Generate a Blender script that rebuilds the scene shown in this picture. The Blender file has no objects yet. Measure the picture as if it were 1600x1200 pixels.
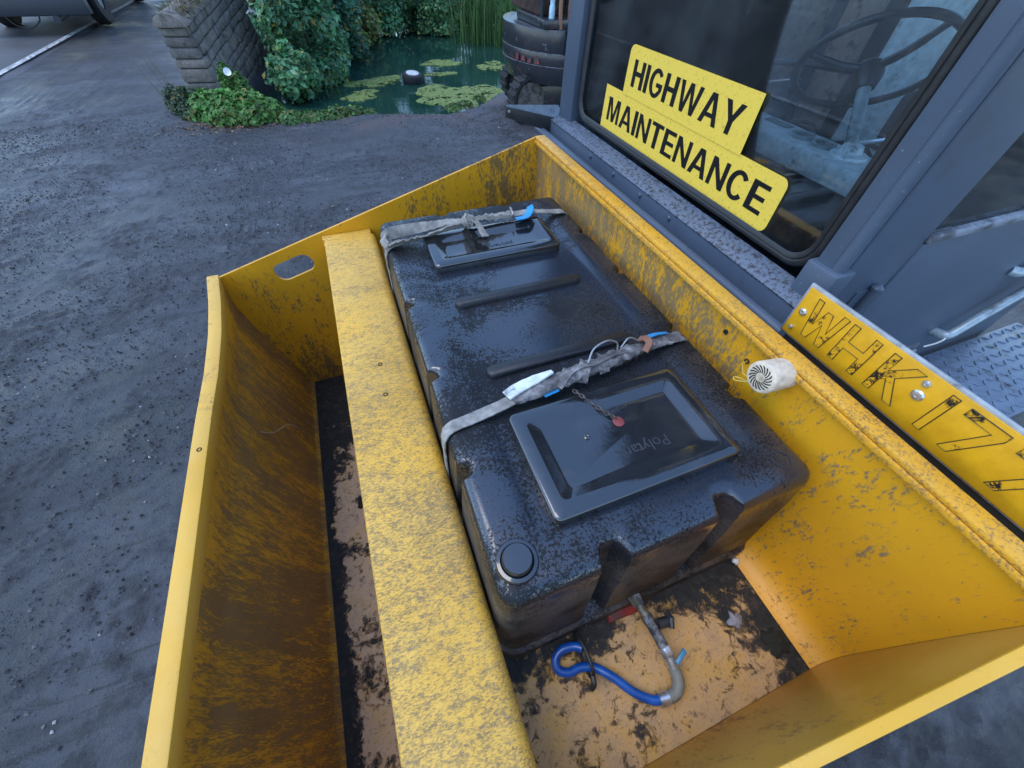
import bpy, bmesh, math, random
import numpy as np
from mathutils import Vector, Matrix

random.seed(7)
RNG = np.random.default_rng(7)
scene = bpy.context.scene
COL = scene.collection
H = 1.9                      # camera height over the yard

# ------------------------------------------------------------------ camera
def unit(v):
    v = np.array(v, float)
    return v / np.linalg.norm(v)
F_PX = 610.0
_y = unit((430 - 800, -146 - 600, F_PX))
_x = unit((3150 - 800, -40 - 600, F_PX))
_x = unit(_x - (_x @ _y) * _y)
_z = np.cross(_x, _y)
Rw = np.stack([_x, _y, _z])
cd = bpy.data.cameras.new('camera')
cam = bpy.data.objects.new('camera', cd)
COL.objects.link(cam)
cd.sensor_width = 36.0
cd.lens = 36.0 * F_PX / 1600.0
cd.clip_start = 0.02
cd.clip_end = 3000
right, down, fwd = Rw[:, 0], Rw[:, 1], Rw[:, 2]
M = Matrix(((right[0], -down[0], -fwd[0], 0), (right[1], -down[1], -fwd[1], 0),
            (right[2], -down[2], -fwd[2], H), (0, 0, 0, 1)))
cam.matrix_world = M
scene.camera = cam

# ------------------------------------------------------------------ sky, sun, exposure
SUN_EL, SUN_AZ = 64.0, 275.0          # azimuth clockwise from +Y
world = bpy.data.worlds.new('World')
scene.world = world
world.use_nodes = True
wn = world.node_tree
sky = wn.nodes.new('ShaderNodeTexSky')
sky.sky_type = 'NISHITA'
sky.sun_disc = False
sky.sun_elevation = math.radians(SUN_EL)
sky.sun_rotation = math.radians(SUN_AZ)
sky.dust_density = 0.6
sky.air_density = 1.3
sky.ozone_density = 6.0
bg = wn.nodes['Background']
bg.inputs['Strength'].default_value = 0.15
wn.links.new(sky.outputs[0], bg.inputs[0])
sd = bpy.data.lights.new('sun', 'SUN')
sd.energy = 0.5
sd.angle = math.radians(40)
sd.color = (1.0, 0.96, 0.90)
sun = bpy.data.objects.new('sun', sd)
COL.objects.link(sun)
a, e = math.radians(SUN_AZ), math.radians(SUN_EL)
sdir = Vector((math.sin(a) * math.cos(e), math.cos(a) * math.cos(e), math.sin(e)))
sun.rotation_euler = (-sdir).to_track_quat('-Z', 'Y').to_euler()
sun.location = sdir * 30
vs = scene.view_settings
vs.view_transform = 'Standard'
vs.look = 'None'
vs.gamma = 1
vs.exposure = 1.35
vs.use_curve_mapping = False

# ------------------------------------------------------------------ node helpers
class NB:
    def __init__(s, name):
        s.m = bpy.data.materials.new(name)
        s.m.use_nodes = True
        s.t = s.m.node_tree
        s.b = s.t.nodes['Principled BSDF']
        s.out = s.t.nodes['Material Output']
        s._co = None
    def co(s):
        if s._co is None:
            s._co = s.t.nodes.new('ShaderNodeTexCoord').outputs['Object']
        return s._co
    def put(s, sock, v):
        if isinstance(v, bpy.types.NodeSocket):
            s.t.links.new(v, sock)
        elif isinstance(v, (tuple, list)) and len(v) == 3 and sock.type == 'RGBA':
            sock.default_value = (*v, 1)
        elif isinstance(v, (int, float)) and sock.type == 'RGBA':
            sock.default_value = (v, v, v, 1)
        else:
            sock.default_value = v
    def mapping(s, scale=(1, 1, 1), rot=(0, 0, 0), loc=(0, 0, 0), vec=None):
        n = s.t.nodes.new('ShaderNodeMapping')
        s.put(n.inputs['Vector'], vec or s.co())
        n.inputs['Scale'].default_value = scale
        n.inputs['Rotation'].default_value = rot
        n.inputs['Location'].default_value = loc
        return n.outputs[0]
    def noise(s, scale, detail=6, rough=0.55, dist=0, vec=None):
        n = s.t.nodes.new('ShaderNodeTexNoise')
        s.put(n.inputs['Vector'], vec or s.co())
        n.inputs['Scale'].default_value = scale
        n.inputs['Detail'].default_value = detail
        n.inputs['Roughness'].default_value = rough
        n.inputs['Distortion'].default_value = dist
        return n.outputs['Fac']
    def voro(s, scale, feature='F1', vec=None, out='Distance'):
        n = s.t.nodes.new('ShaderNodeTexVoronoi')
        n.feature = feature
        s.put(n.inputs['Vector'], vec or s.co())
        n.inputs['Scale'].default_value = scale
        return n.outputs[out]
    def ramp(s, fac, stops, interp='LINEAR'):
        n = s.t.nodes.new('ShaderNodeValToRGB')
        n.color_ramp.interpolation = interp
        el = n.color_ramp.elements
        while len(el) < len(stops):
            el.new(0.5)
        for q, (p, c) in zip(el, stops):
            q.position = p
            c = (c, c, c) if not isinstance(c, (tuple, list)) else c
            q.color = (*c, 1)
        s.put(n.inputs[0], fac)
        return n.outputs[0]
    def mix(s, fac, a, b, mode='MIX'):
        n = s.t.nodes.new('ShaderNodeMix')
        n.data_type = 'RGBA'
        n.blend_type = mode
        s.put(n.inputs[0], fac)
        s.put(n.inputs[6], a)
        s.put(n.inputs[7], b)
        return n.outputs[2]
    def math(s, op, a, b=0.0, c=None):
        n = s.t.nodes.new('ShaderNodeMath')
        n.operation = op
        s.put(n.inputs[0], a)
        s.put(n.inputs[1], b)
        if c is not None:
            s.put(n.inputs[2], c)
        n.use_clamp = op in ('MULTIPLY', 'ADD', 'SUBTRACT')
        return n.outputs[0]
    def smooth(s, v, lo, hi, a=0.0, b=1.0):
        n = s.t.nodes.new('ShaderNodeMapRange')
        n.interpolation_type = 'SMOOTHSTEP'
        s.put(n.inputs[0], v)
        for i, q in enumerate((lo, hi, a, b)):
            n.inputs[1 + i].default_value = q
        return n.outputs[0]
    def xyz(s, i, vec=None):
        n = s.t.nodes.new('ShaderNodeSeparateXYZ')
        s.put(n.inputs[0], vec or s.co())
        return n.outputs[i]
    def attr(s, name, out='Color'):
        n = s.t.nodes.new('ShaderNodeAttribute')
        n.attribute_name = name
        return n.outputs[out]
    def bump(s, h, strength=0.4, dist=0.01, normal=None):
        n = s.t.nodes.new('ShaderNodeBump')
        n.inputs['Strength'].default_value = strength
        n.inputs['Distance'].default_value = dist
        s.put(n.inputs['Height'], h)
        if normal is not None:
            s.put(n.inputs['Normal'], normal)
        return n.outputs[0]
    def set(s, **k):
        names = dict(color='Base Color', rough='Roughness', metal='Metallic', normal='Normal',
                     spec='Specular IOR Level', trans='Transmission Weight', ior='IOR', alpha='Alpha',
                     coat='Coat Weight', coatrough='Coat Roughness', sheen='Sheen Weight')
        for q, v in k.items():
            s.put(s.b.inputs[names[q]], v)
        return s.m

MATS = {}
def simple(name, col, rough=0.5, metal=0.0, var=0.25, scale=30, bump=0.15, dirt=0.0, dirtcol=(0.05, 0.045, 0.04), spec=0.5):
    if name in MATS:
        return MATS[name]
    b = NB(name)
    n = b.noise(scale, 6, 0.6)
    lo = tuple(c * (1 - var) for c in col)
    hi = tuple(min(1, c * (1 + var)) for c in col)
    c = b.ramp(n, [(0.3, lo), (0.7, hi)])
    if dirt > 0:
        m = b.math('MULTIPLY', b.smooth(b.noise(scale * 0.35, 8, 0.7), 0.62 - dirt * 0.3, 0.75 - dirt * 0.3), 0.85)
        c = b.mix(m, c, dirtcol)
    b.set(color=c, rough=b.ramp(n, [(0.3, max(0.03, rough - 0.08)), (0.7, min(1, rough + 0.1))]), metal=metal, spec=spec)
    if bump:
        b.set(normal=b.bump(n, bump, 0.004))
    MATS[name] = b.m
    return b.m

# ------------------------------------------------------------------ mesh helpers
def W(x, y, zc):
    return (x, y, H + zc)

class MB:
    """collects faces, builds ONE mesh object"""
    def __init__(s):
        s.v, s.f = [], []
    def add(s, vs_, fs_):
        o = len(s.v)
        s.v += [tuple(map(float, q)) for q in vs_]
        s.f += [tuple(i + o for i in q) for q in fs_]
    def box(s, x0, x1, y0, y1, z0, z1):
        s.add([(x0, y0, z0), (x1, y0, z0), (x1, y1, z0), (x0, y1, z0), (x0, y0, z1), (x1, y0, z1), (x1, y1, z1), (x0, y1, z1)],
              [(0, 3, 2, 1), (4, 5, 6, 7), (0, 1, 5, 4), (1, 2, 6, 5), (2, 3, 7, 6), (3, 0, 4, 7)])
    def prism(s, poly, off):
        """polygon (3D points) swept by vector off"""
        n = len(poly)
        p = [Vector(q) for q in poly]
        o = Vector(off)
        s.add(list(p) + [q + o for q in p],
              [tuple(range(n - 1, -1, -1)), tuple(range(n, 2 * n))] + [(i, (i + 1) % n, n + (i + 1) % n, n + i) for i in range(n)])
    def tube(s, pts, r, seg=12, caps=True):
        pts = [Vector(p) for p in pts]
        rs = r if isinstance(r, (list, tuple)) else [r] * len(pts)
        vs_, n = [], len(pts)
        t0 = (pts[1] - pts[0]).normalized()
        up = Vector((0, 0, 1)) if abs(t0.z) < 0.9 else Vector((1, 0, 0))
        u = t0.cross(up).normalized()
        for i, p in enumerate(pts):
            t = (pts[min(i + 1, n - 1)] - pts[max(i - 1, 0)])
            t = t.normalized() if t.length > 1e-9 else t0
            u = (u - t * u.dot(t)).normalized()
            w = t.cross(u)
            for k in range(seg):
                q = 2 * math.pi * k / seg
                vs_.append(p + (u * math.cos(q) + w * math.sin(q)) * rs[i])
        fs_ = [(i * seg + k, i * seg + (k + 1) % seg, (i + 1) * seg + (k + 1) % seg, (i + 1) * seg + k) for i in range(n - 1) for k in range(seg)]
        if caps:
            fs_ += [tuple(range(seg - 1, -1, -1)), tuple(range((n - 1) * seg, n * seg))]
        s.add(vs_, fs_)
    def lathe(s, prof, c, axis=(0, 0, 1), seg=32):
        """prof: (radius, height along axis)"""
        ax = Vector(axis).normalized()
        up = Vector((0, 0, 1)) if abs(ax.z) < 0.9 else Vector((1, 0, 0))
        u = ax.cross(up).normalized()
        w = ax.cross(u)
        c = Vector(c)
        vs_ = []
        for (r, h) in prof:
            for k in range(seg):
                q = 2 * math.pi * k / seg
                vs_.append(c + ax * h + (u * math.cos(q) + w * math.sin(q)) * r)
        n = len(prof)
        fs_ = [(i * seg + k, i * seg + (k + 1) % seg, (i + 1) * seg + (k + 1) % seg, (i + 1) * seg + k) for i in range(n - 1) for k in range(seg)]
        if prof[0][0] > 1e-6:
            fs_.append(tuple(range(seg - 1, -1, -1)))
        if prof[-1][0] > 1e-6:
            fs_.append(tuple(range((n - 1) * seg, n * seg)))
        s.add(vs_, fs_)
    def grid(s, P):
        """P[i][j] points"""
        ni, nj = len(P), len(P[0])
        s.add([q for r in P for q in r], [(i * nj + j, i * nj + j + 1, (i + 1) * nj + j + 1, (i + 1) * nj + j) for i in range(ni - 1) for j in range(nj - 1)])
    def mesh(s, name, bevel=0, seg=2, smooth=False, angle=35):
        me = bpy.data.meshes.new(name)
        me.from_pydata(s.v, [], s.f)
        bm = bmesh.new()
        bm.from_mesh(me)
        bmesh.ops.remove_doubles(bm, verts=bm.verts, dist=1e-6)
        bmesh.ops.recalc_face_normals(bm, faces=bm.faces)
        if bevel > 0:
            ed = [x for x in bm.edges if len(x.link_faces) == 2 and x.calc_face_angle(0) > math.radians(30)]
            bmesh.ops.bevel(bm, geom=ed, offset=bevel, segments=seg, affect='EDGES', profile=0.5, clamp_overlap=True)
        if smooth or bevel > 0:
            for q in bm.faces:
                q.smooth = True
            for x in bm.edges:
                if len(x.link_faces) == 2 and x.calc_face_angle(0) > math.radians(angle):
                    x.smooth = False
        bm.to_mesh(me)
        bm.free()
        return me
    def build(s, name, mat, parent=None, bevel=0, seg=2, smooth=False, angle=35):
        return mkobj(name, s.mesh(name, bevel, seg, smooth, angle), mat, parent)

def world_loc(o):
    p = Vector((0, 0, 0))
    while o is not None:
        p += o.location
        o = o.parent
    return p
def mkobj(name, me, mat=None, parent=None):
    o = bpy.data.objects.new(name, me)
    COL.objects.link(o)
    if mat is not None:
        me.materials.append(mat)
    if parent is not None:
        o.parent = parent
        o.location = -world_loc(parent)
    return o
def thing(name, label, cat, loc=(0, 0, 0), group=None):
    o = bpy.data.objects.new(name, None)
    COL.objects.link(o)
    o.location = loc
    o.empty_display_size = 0.1
    o['label'] = label
    o['category'] = cat
    if group:
        o['group'] = group
    return o
def tag(o, label=None, cat=None, group=None, kind=None):
    for k, v in (('label', label), ('category', cat), ('group', group), ('kind', kind)):
        if v:
            o[k] = v
    return o
def bx(name, mat, parent, x0, x1, y0, y1, z0, z1, bevel=0.004):
    m = MB()
    m.box(x0, x1, y0, y1, H + z0, H + z1)
    return m.build(name, mat, parent, bevel)
def plate_xz(outer, holes, y, th, name, mat, parent, bevel=0):
    """flat plate in an XZ plane with holes, from y to y+th"""
    bm = bmesh.new()
    loops = []
    for loop in [outer] + holes:
        vs_ = [bm.verts.new((p[0], y, H + p[1])) for p in loop]
        es = [bm.edges.new((vs_[i], vs_[(i + 1) % len(vs_)])) for i in range(len(vs_))]
        loops.append(es)
    r = bmesh.ops.triangle_fill(bm, use_beauty=True, use_dissolve=False, edges=[q for l in loops for q in l])
    faces = [g for g in r['geom'] if isinstance(g, bmesh.types.BMFace)]
    ex = bmesh.ops.extrude_face_region(bm, geom=faces)
    bmesh.ops.translate(bm, verts=[g for g in ex['geom'] if isinstance(g, bmesh.types.BMVert)], vec=(0, th, 0))
    bmesh.ops.recalc_face_normals(bm, faces=bm.faces)
    me = bpy.data.meshes.new(name)
    bm.to_mesh(me)
    bm.free()
    return mkobj(name, me, mat, parent)
def smooth_path(pts, n=8):
    """Catmull-Rom"""
    P = [Vector(p) for p in pts]
    P = [P[0] * 2 - P[1]] + P + [P[-1] * 2 - P[-2]]
    out = []
    for i in range(1, len(P) - 2):
        for k in range(n):
            t = k / n
            a_, b_, c_, d_ = P[i - 1], P[i], P[i + 1], P[i + 2]
            out.append(0.5 * ((2 * b_) + (c_ - a_) * t + (2 * a_ - 5 * b_ + 4 * c_ - d_) * t * t + (3 * b_ - a_ - 3 * c_ + d_) * t ** 3))
    out.append(P[-2])
    return out
def ribbon(m, pts, width, th=0.003, twist=0.0, normal=(0, 0, 1), wob=0.0, n=6, seed=0):
    """flat webbing following a path; twist is a list of angles or one angle"""
    rr = random.Random(seed)
    path = smooth_path(pts, n)
    N = len(path)
    tw = twist if isinstance(twist, (list, tuple)) else [twist, twist]
    wd = width if isinstance(width, (list, tuple)) else [width, width]
    def lerp(L, t):
        q = t * (len(L) - 1)
        i = min(int(q), len(L) - 2)
        return L[i] + (L[i + 1] - L[i]) * (q - i)
    vs_ = []
    nrm = Vector(normal)
    for i, p in enumerate(path):
        t = (path[min(i + 1, N - 1)] - path[max(i - 1, 0)]).normalized()
        side = t.cross(nrm)
        if side.length < 0.2:
            side = t.cross(Vector((1, 0, 0)))
        side.normalize()
        up = side.cross(t).normalized()
        nrm = up
        q = lerp(tw, i / (N - 1)) + (rr.random() - 0.5) * wob
        s2 = side * math.cos(q) + up * math.sin(q)
        u2 = up * math.cos(q) - side * math.sin(q)
        w = lerp(wd, i / (N - 1)) * 0.5
        for (a_, b_) in ((-1, -1), (-0.33, -1), (0.33, -1), (1, -1), (1, 1), (0.33, 1), (-0.33, 1), (-1, 1)):
            j = (rr.random() - 0.5) * wob * 0.006
            vs_.append(p + s2 * (w * a_) + u2 * (th * 0.5 * b_ + j))
    K = 8
    fs_ = [(i * K + k, i * K + (k + 1) % K, (i + 1) * K + (k + 1) % K, (i + 1) * K + k) for i in range(N - 1) for k in range(K)]
    fs_ += [tuple(range(K - 1, -1, -1)), tuple(range((N - 1) * K, N * K))]
    m.add(vs_, fs_)

def lumpy(m, pts, ry, rz, n=8, seg=14, amp=0.3, seed=0):
    """flattened irregular bundle along a path"""
    path = smooth_path(pts, n)
    N = len(path)
    vs_ = []
    for i, p in enumerate(path):
        t = (path[min(i + 1, N - 1)] - path[max(i - 1, 0)]).normalized()
        side = t.cross(Vector((0, 0, 1))).normalized()
        up = side.cross(t)
        e_ = min(1.0, 0.45 + 3.2 * min(i, N - 1 - i) / N)
        for k in range(seg):
            q = 2 * math.pi * k / seg
            f_ = 1 + amp * float(fbm(np.array([i * 0.19 + seed * 3.1]), np.array([k * 0.42 + i * 0.10]), 3, 0.6)[0]) * 1.6
            vs_.append(p + (side * math.cos(q) * ry + up * math.sin(q) * rz) * f_ * e_)
    fs_ = [(i * seg + k, i * seg + (k + 1) % seg, (i + 1) * seg + (k + 1) % seg, (i + 1) * seg + k) for i in range(N - 1) for k in range(seg)]
    fs_ += [tuple(range(seg - 1, -1, -1)), tuple(range((N - 1) * seg, N * seg))]
    m.add(vs_, fs_)

def text_mesh(body, bold=0.0, extrude=0.0):
    cu = bpy.data.curves.new('text', 'FONT')
    cu.body = body
    cu.size = 1
    cu.offset = bold
    cu.resolution_u = 4
    o = bpy.data.objects.new('text', cu)
    me = bpy.data.meshes.new_from_object(o)
    bpy.data.objects.remove(o)
    co = np.zeros(len(me.vertices) * 3)
    me.vertices.foreach_get('co', co)
    co = co.reshape(-1, 3)
    faces = [tuple(p.vertices) for p in me.polygons]
    bpy.data.meshes.remove(me)
    return co, faces
def solid_from_flat(co2, faces, fn, depth):
    """map flat text (u,v) to 3D with fn and give it depth along vector"""
    bm = bmesh.new()
    vs_ = [bm.verts.new(fn(u, v)) for u, v in co2]
    for f in faces:
        try:
            bm.faces.new([vs_[i] for i in f])
        except ValueError:
            pass
    bmesh.ops.remove_doubles(bm, verts=bm.verts, dist=1e-6)
    ex = bmesh.ops.extrude_face_region(bm, geom=list(bm.faces))
    bmesh.ops.translate(bm, verts=[g for g in ex['geom'] if isinstance(g, bmesh.types.BMVert)], vec=depth)
    bmesh.ops.recalc_face_normals(bm, faces=bm.faces)
    me = bpy.data.meshes.new('letter')
    bm.to_mesh(me)
    bm.free()
    return me

# 2D gradient noise in numpy
_perm = RNG.permutation(512)
_perm = np.concatenate([_perm, _perm, _perm])
_gr = np.stack([np.cos(np.linspace(0, 2 * np.pi, 64, endpoint=False)), np.sin(np.linspace(0, 2 * np.pi, 64, endpoint=False))], 1)
def pnoise(x, y):
    xi, yi = np.floor(x).astype(int), np.floor(y).astype(int)
    xf, yf = x - xi, y - yi
    u, v = xf * xf * xf * (xf * (xf * 6 - 15) + 10), yf * yf * yf * (yf * (yf * 6 - 15) + 10)
    def g(ix, iy, dx, dy):
        h = _perm[(_perm[ix & 511] + iy) & 511] & 63
        return _gr[h, 0] * dx + _gr[h, 1] * dy
    n00, n10 = g(xi, yi, xf, yf), g(xi + 1, yi, xf - 1, yf)
    n01, n11 = g(xi, yi + 1, xf, yf - 1), g(xi + 1, yi + 1, xf - 1, yf - 1)
    return (n00 * (1 - u) + n10 * u) * (1 - v) + (n01 * (1 - u) + n11 * u) * v
def fbm(x, y, oct=4, gain=0.5):
    s, a_, f_ = 0, 1.0, 1.0
    for _ in range(oct):
        s = s + a_ * pnoise(x * f_ + 17.3 * f_, y * f_ + 5.1)
        a_ *= gain
        f_ *= 2.03
    return s

# ================================================================== SETTING
# ---- pond outline in plan
POND = [(-1.25, 8.0), (-0.85, 7.35), (-0.42, 7.05), (0.3, 7.0), (0.9, 6.93), (1.6, 6.75), (2.2, 7.05), (2.6, 7.55), (3.8, 8.0), (5.5, 8.8),
        (7.2, 11.5), (6.4, 15.3), (2.1, 16.0), (0.9, 15.5), (-0.4, 13.4), (-0.75, 10.5)]
def poly_sd(x, y, poly):
    P = np.array(poly)
    Q = np.roll(P, -1, 0)
    ins = np.zeros(x.shape, bool)
    d2 = np.full(x.shape, 1e9)
    for (ax, ay), (bx_, by) in zip(P, Q):
        c = ((ay > y) != (by > y)) & (x < (bx_ - ax) * (y - ay) / (by - ay + 1e-12) + ax)
        ins ^= c
        t = np.clip(((x - ax) * (bx_ - ax) + (y - ay) * (by - ay)) / ((bx_ - ax) ** 2 + (by - ay) ** 2), 0, 1)
        d2 = np.minimum(d2, (x - ax - t * (bx_ - ax)) ** 2 + (y - ay - t * (by - ay)) ** 2)
    return np.where(ins, 1, -1) * np.sqrt(d2)

def churned(X, Y):
    """0..1: where wheels have torn the surface into clods"""
    ca, sa = math.cos(0.32), math.sin(0.32)
    u, v = X * ca + Y * sa, -X * sa + Y * ca
    u, v = u + 0.5 * fbm(X * 0.8 + 5, Y * 0.8, 3), v + 0.5 * fbm(X * 0.8, Y * 0.8 + 31, 3)
    a_ = fbm(u * 1.1 + 21, v * 1.9 + 8, 5, 0.66)
    b_ = fbm(v * 0.9 + 3, u * 1.6 + 44, 5, 0.66)
    return np.clip((np.maximum(a_, b_) - 0.17) * 3.6, 0.0, 1)
def ground_height(X, Y):
    """yard relief: ruts, clods, pond hole"""
    ca, sa = math.cos(0.32), math.sin(0.32)
    u, v = X * ca + Y * sa, -X * sa + Y * ca
    z = 0.035 * fbm(X * 0.4, Y * 0.4, 2)
    rut = fbm(u * 1.0 + 0.6 * fbm(X, Y, 2), v * 2.0 + 0.6 * fbm(X + 7, Y, 2), 4, 0.58)
    z = z + 0.014 * rut - 0.03 * np.clip(np.abs(fbm(u * 0.7 + 9, v * 1.5 + 4, 3)) * -1 + 0.10, 0, 1)
    z = z + 0.008 * fbm(X * 5, Y * 5, 4, 0.62)
    cl = fbm(X * 17 + 3, Y * 17, 3, 0.6)
    cover = np.clip(fbm(X * 0.9 + 40, Y * 0.9, 3) * 2 + 0.55, 0.15, 1)
    rough_ = churned(X, Y)
    z = z + (0.003 + 0.018 * rough_) * np.clip(cl, -0.15, 1)
    z = z + 0.008 * rough_ * np.clip(fbm(X * 38, Y * 38 + 6, 2), 0, 1)
    fade = np.clip((X + 5.2) / 1.2, 0, 1)
    near = np.clip((14 - np.hypot(X, Y)) / 5, 0, 1)
    z = z * fade * near
    sd = poly_sd(X, Y, POND) + 0.10 * fbm(X * 2.2, Y * 2.2, 3)
    t = np.clip((sd + 0.12) / 0.42, 0, 1)
    z = z - 0.75 * t * t * (3 - 2 * t)
    return z
def axis(a0, a1, step, far0, far1):
    c = list(np.arange(a0, a1 + 1e-6, step))
    lo, hi, g = [], [], step
    q = a0
    while q > far0:
        g *= 1.22
        q -= g
        lo.append(q)
    q, g = a1, step
    while q < far1:
        g *= 1.22
        q += g
        hi.append(q)
    return np.array(lo[::-1] + c + hi)
gx = axis(-4.6, 2.8, 0.02, -700, 700)
gy = axis(-0.9, 8.2, 0.02, -700, 900)
GX, GY = np.meshgrid(gx, gy)
GZ = ground_height(GX, GY)
me = bpy.data.meshes.new('ground')
ny, nx = GX.shape
me.vertices.add(nx * ny)
me.vertices.foreach_set('co', np.stack([GX, GY, GZ], -1).astype(np.float32).ravel())
ii, jj = np.meshgrid(np.arange(ny - 1), np.arange(nx - 1), indexing='ij')
q = (ii * nx + jj).ravel()
quads = np.stack([q, q + 1, q + nx + 1, q + nx], 1).astype(np.int32)
me.loops.add(quads.size)
me.loops.foreach_set('vertex_index', quads.ravel())
me.polygons.add(len(quads))
me.polygons.foreach_set('loop_start', np.arange(0, quads.size, 4, dtype=np.int32))
me.polygons.foreach_set('use_smooth', np.ones(len(quads), bool))
me.update(calc_edges=True)
at = me.attributes.new('churn', 'FLOAT', 'POINT')
at.data.foreach_set('value', churned(GX, GY).astype(np.float32).ravel())

b = NB('yard_dirt')
n1 = b.noise(0.7, 5, 0.55)
n2 = b.noise(9, 8, 0.68)
n3 = b.noise(70, 8, 0.72)
streak = b.noise(1.0, 6, 0.6, 0.4, b.mapping((0.9, 4.0, 1), (0, 0, 0.32)))
c = b.ramp(n1, [(0.32, (0.030, 0.031, 0.037)), (0.52, (0.048, 0.050, 0.060)), (0.72, (0.100, 0.104, 0.122))])
c = b.mix(b.math('MULTIPLY', b.smooth(streak, 0.50, 0.60), 0.8), c, (0.024, 0.023, 0.026))
st2 = b.noise(1.7, 7, 0.66, 0.8, b.mapping((1.0, 3.0, 1), (0, 0, 0.32), (3, 7, 0)))
c = b.mix(b.math('MULTIPLY', b.smooth(st2, 0.55, 0.61), 0.8), c, (0.014, 0.013, 0.015))
c = b.mix(b.math('MULTIPLY', b.smooth(n2, 0.54, 0.63), 0.7), c, (0.016, 0.015, 0.017))
n4 = b.noise(190, 7, 0.75)
c = b.mix(b.math('MULTIPLY', b.smooth(n4, 0.60, 0.66), 0.6), c, (0.20, 0.20, 0.22))
c = b.mix(b.math('MULTIPLY', b.smooth(n3, 0.61, 0.67), 0.5), c, (0.17, 0.17, 0.185))
c = b.mix(b.math('MULTIPLY', b.smooth(n4, 0.43, 0.36), 0.6), c, (0.012, 0.011, 0.013))
c = b.mix(b.math('MULTIPLY', b.attr('churn', 'Fac'), b.smooth(n2, 0.36, 0.56)), c, (0.018, 0.017, 0.019))
damp = b.smooth(b.noise(0.55, 6, 0.62, 0.6, b.mapping((1.0, 2.2, 1), (0, 0, 0.3), (1, 4, 0))), 0.47, 0.60)
c = b.mix(b.math('MULTIPLY', damp, 0.55), c, (0.022, 0.022, 0.027))
# ruddy soil on the pond bank
c = b.mix(b.math('MULTIPLY', b.math('MULTIPLY', b.smooth(b.xyz(1), 5.9, 6.7), b.smooth(b.xyz(0), -0.9, 0.2)), b.smooth(b.noise(1.3, 4), 0.42, 0.56)), c, (0.075, 0.052, 0.046))
h = b.math('ADD', b.math('MULTIPLY', n2, 0.35), b.math('MULTIPLY', n3, 0.45))
h = b.math('ADD', h, b.math('MULTIPLY', n4, 0.20))
b.set(color=c, rough=b.ramp(b.noise(1.1, 6, 0.6), [(0.38, 0.30), (0.60, 0.62)]), spec=0.7,
      normal=b.bump(h, 1.0, 0.03))
ground = mkobj('ground', me, b.m)
tag(ground, kind='structure')

# ---- loose grit and pebbles over the yard
def pebbles(n, rect, smin, smax, seed):
    r = np.random.default_rng(seed)
    X = r.uniform(rect[0], rect[1], n)
    Y = r.uniform(rect[2], rect[3], n)
    keep = (poly_sd(X, Y, POND) < -0.05) & (fbm(X * 0.9 + 40, Y * 0.9, 3) * 2 + 0.3 > r.uniform(-0.5, 1, n))
    X, Y = X[keep], Y[keep]
    S = smin * (smax / smin) ** (r.random(len(X)) ** 3.2)
    Z = ground_height(X, Y) + S * 0.25
    V, Fc = [], []
    base = np.array([(1, 0, 0), (-1, 0, 0), (0, 1, 0), (0, -1, 0), (0, 0, .8), (0, 0, -.8)], float)
    tri = [(0, 2, 4), (2, 1, 4), (1, 3, 4), (3, 0, 4), (2, 0, 5), (1, 2, 5), (3, 1, 5), (0, 3, 5)]
    n = len(X)
    ang = r.uniform(0, 6.28, n)
    jit = r.uniform(0.55, 1.25, (n, 6, 1))
    P = base[None] * jit * S[:, None, None]
    ca, sa = np.cos(ang)[:, None], np.sin(ang)[:, None]
    P = np.stack([P[..., 0] * ca - P[..., 1] * sa + X[:, None], P[..., 0] * sa + P[..., 1] * ca + Y[:, None], P[..., 2] + Z[:, None]], -1)
    V = P.reshape(-1, 3)
    Fc = (np.array(tri)[None] + (np.arange(n) * 6)[:, None, None]).reshape(-1, 3)
    m_ = bpy.data.meshes.new('gravel')
    m_.from_pydata(V.tolist(), [], Fc.tolist())
    at = m_.color_attributes.new('tone', 'FLOAT_COLOR', 'POINT')
    tone = np.clip(0.055 * np.exp(r.normal(0, 0.55, n)), 0.012, 0.3)
    lightp = r.random(n) < 0.018
    tone[lightp] = r.uniform(0.22, 0.5, lightp.sum())
    cc = np.repeat(np.stack([tone, tone * 0.97, tone * 0.98, np.ones(n)], -1), 6, 0)
    at.data.foreach_set('color', cc.astype(np.float32).ravel())
    return m_
b = NB('grit')
b.set(color=b.attr('tone'), rough=0.7, spec=0.4)
tag(mkobj('gravel', pebbles(130000, (-4.5, 2.4, 0.0, 7.6), 0.0025, 0.012, 3), b.m),
    'loose grit and small stones scattered over the dark yard', 'gravel', kind='stuff')

# ---- road with worn edge line
b = NB('asphalt')
n = b.noise(60, 8, 0.7)
c = b.ramp(b.noise(1.2, 5), [(0.35, (0.055, 0.056, 0.062)), (0.65, (0.095, 0.096, 0.105))])
c = b.mix(b.math('MULTIPLY', b.smooth(n, 0.5, 0.7), 0.5), c, (0.15, 0.15, 0.155))
b.set(color=c, rough=0.62, normal=b.bump(n, 0.5, 0.01))
ASPHALT = b.m
m = MB()
ys = np.concatenate([np.arange(-6, 30, 0.5), np.arange(30, 400, 20)])
edge = lambda y: -4.78 + 0.045 * (y - 9.8) * 0.9 + 0.06 * math.sin(y * 1.3) + 0.04 * math.sin(y * 3.7)
m.grid([[(-13.0, y, 0.03), (edge(y) - 0.25, y, 0.03), (edge(y), y, -0.01)] for y in ys])
road = tag(m.build('road', ASPHALT, smooth=True), kind='structure')
b = NB('road_paint')
n = b.noise(18, 8, 0.75)
b.set(color=b.mix(b.smooth(n, 0.42, 0.58), (0.62, 0.62, 0.6), (0.10, 0.10, 0.105)), rough=0.6)
m = MB()
lx = lambda y: -4.95 + 0.040 * (y - 9.8)
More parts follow.
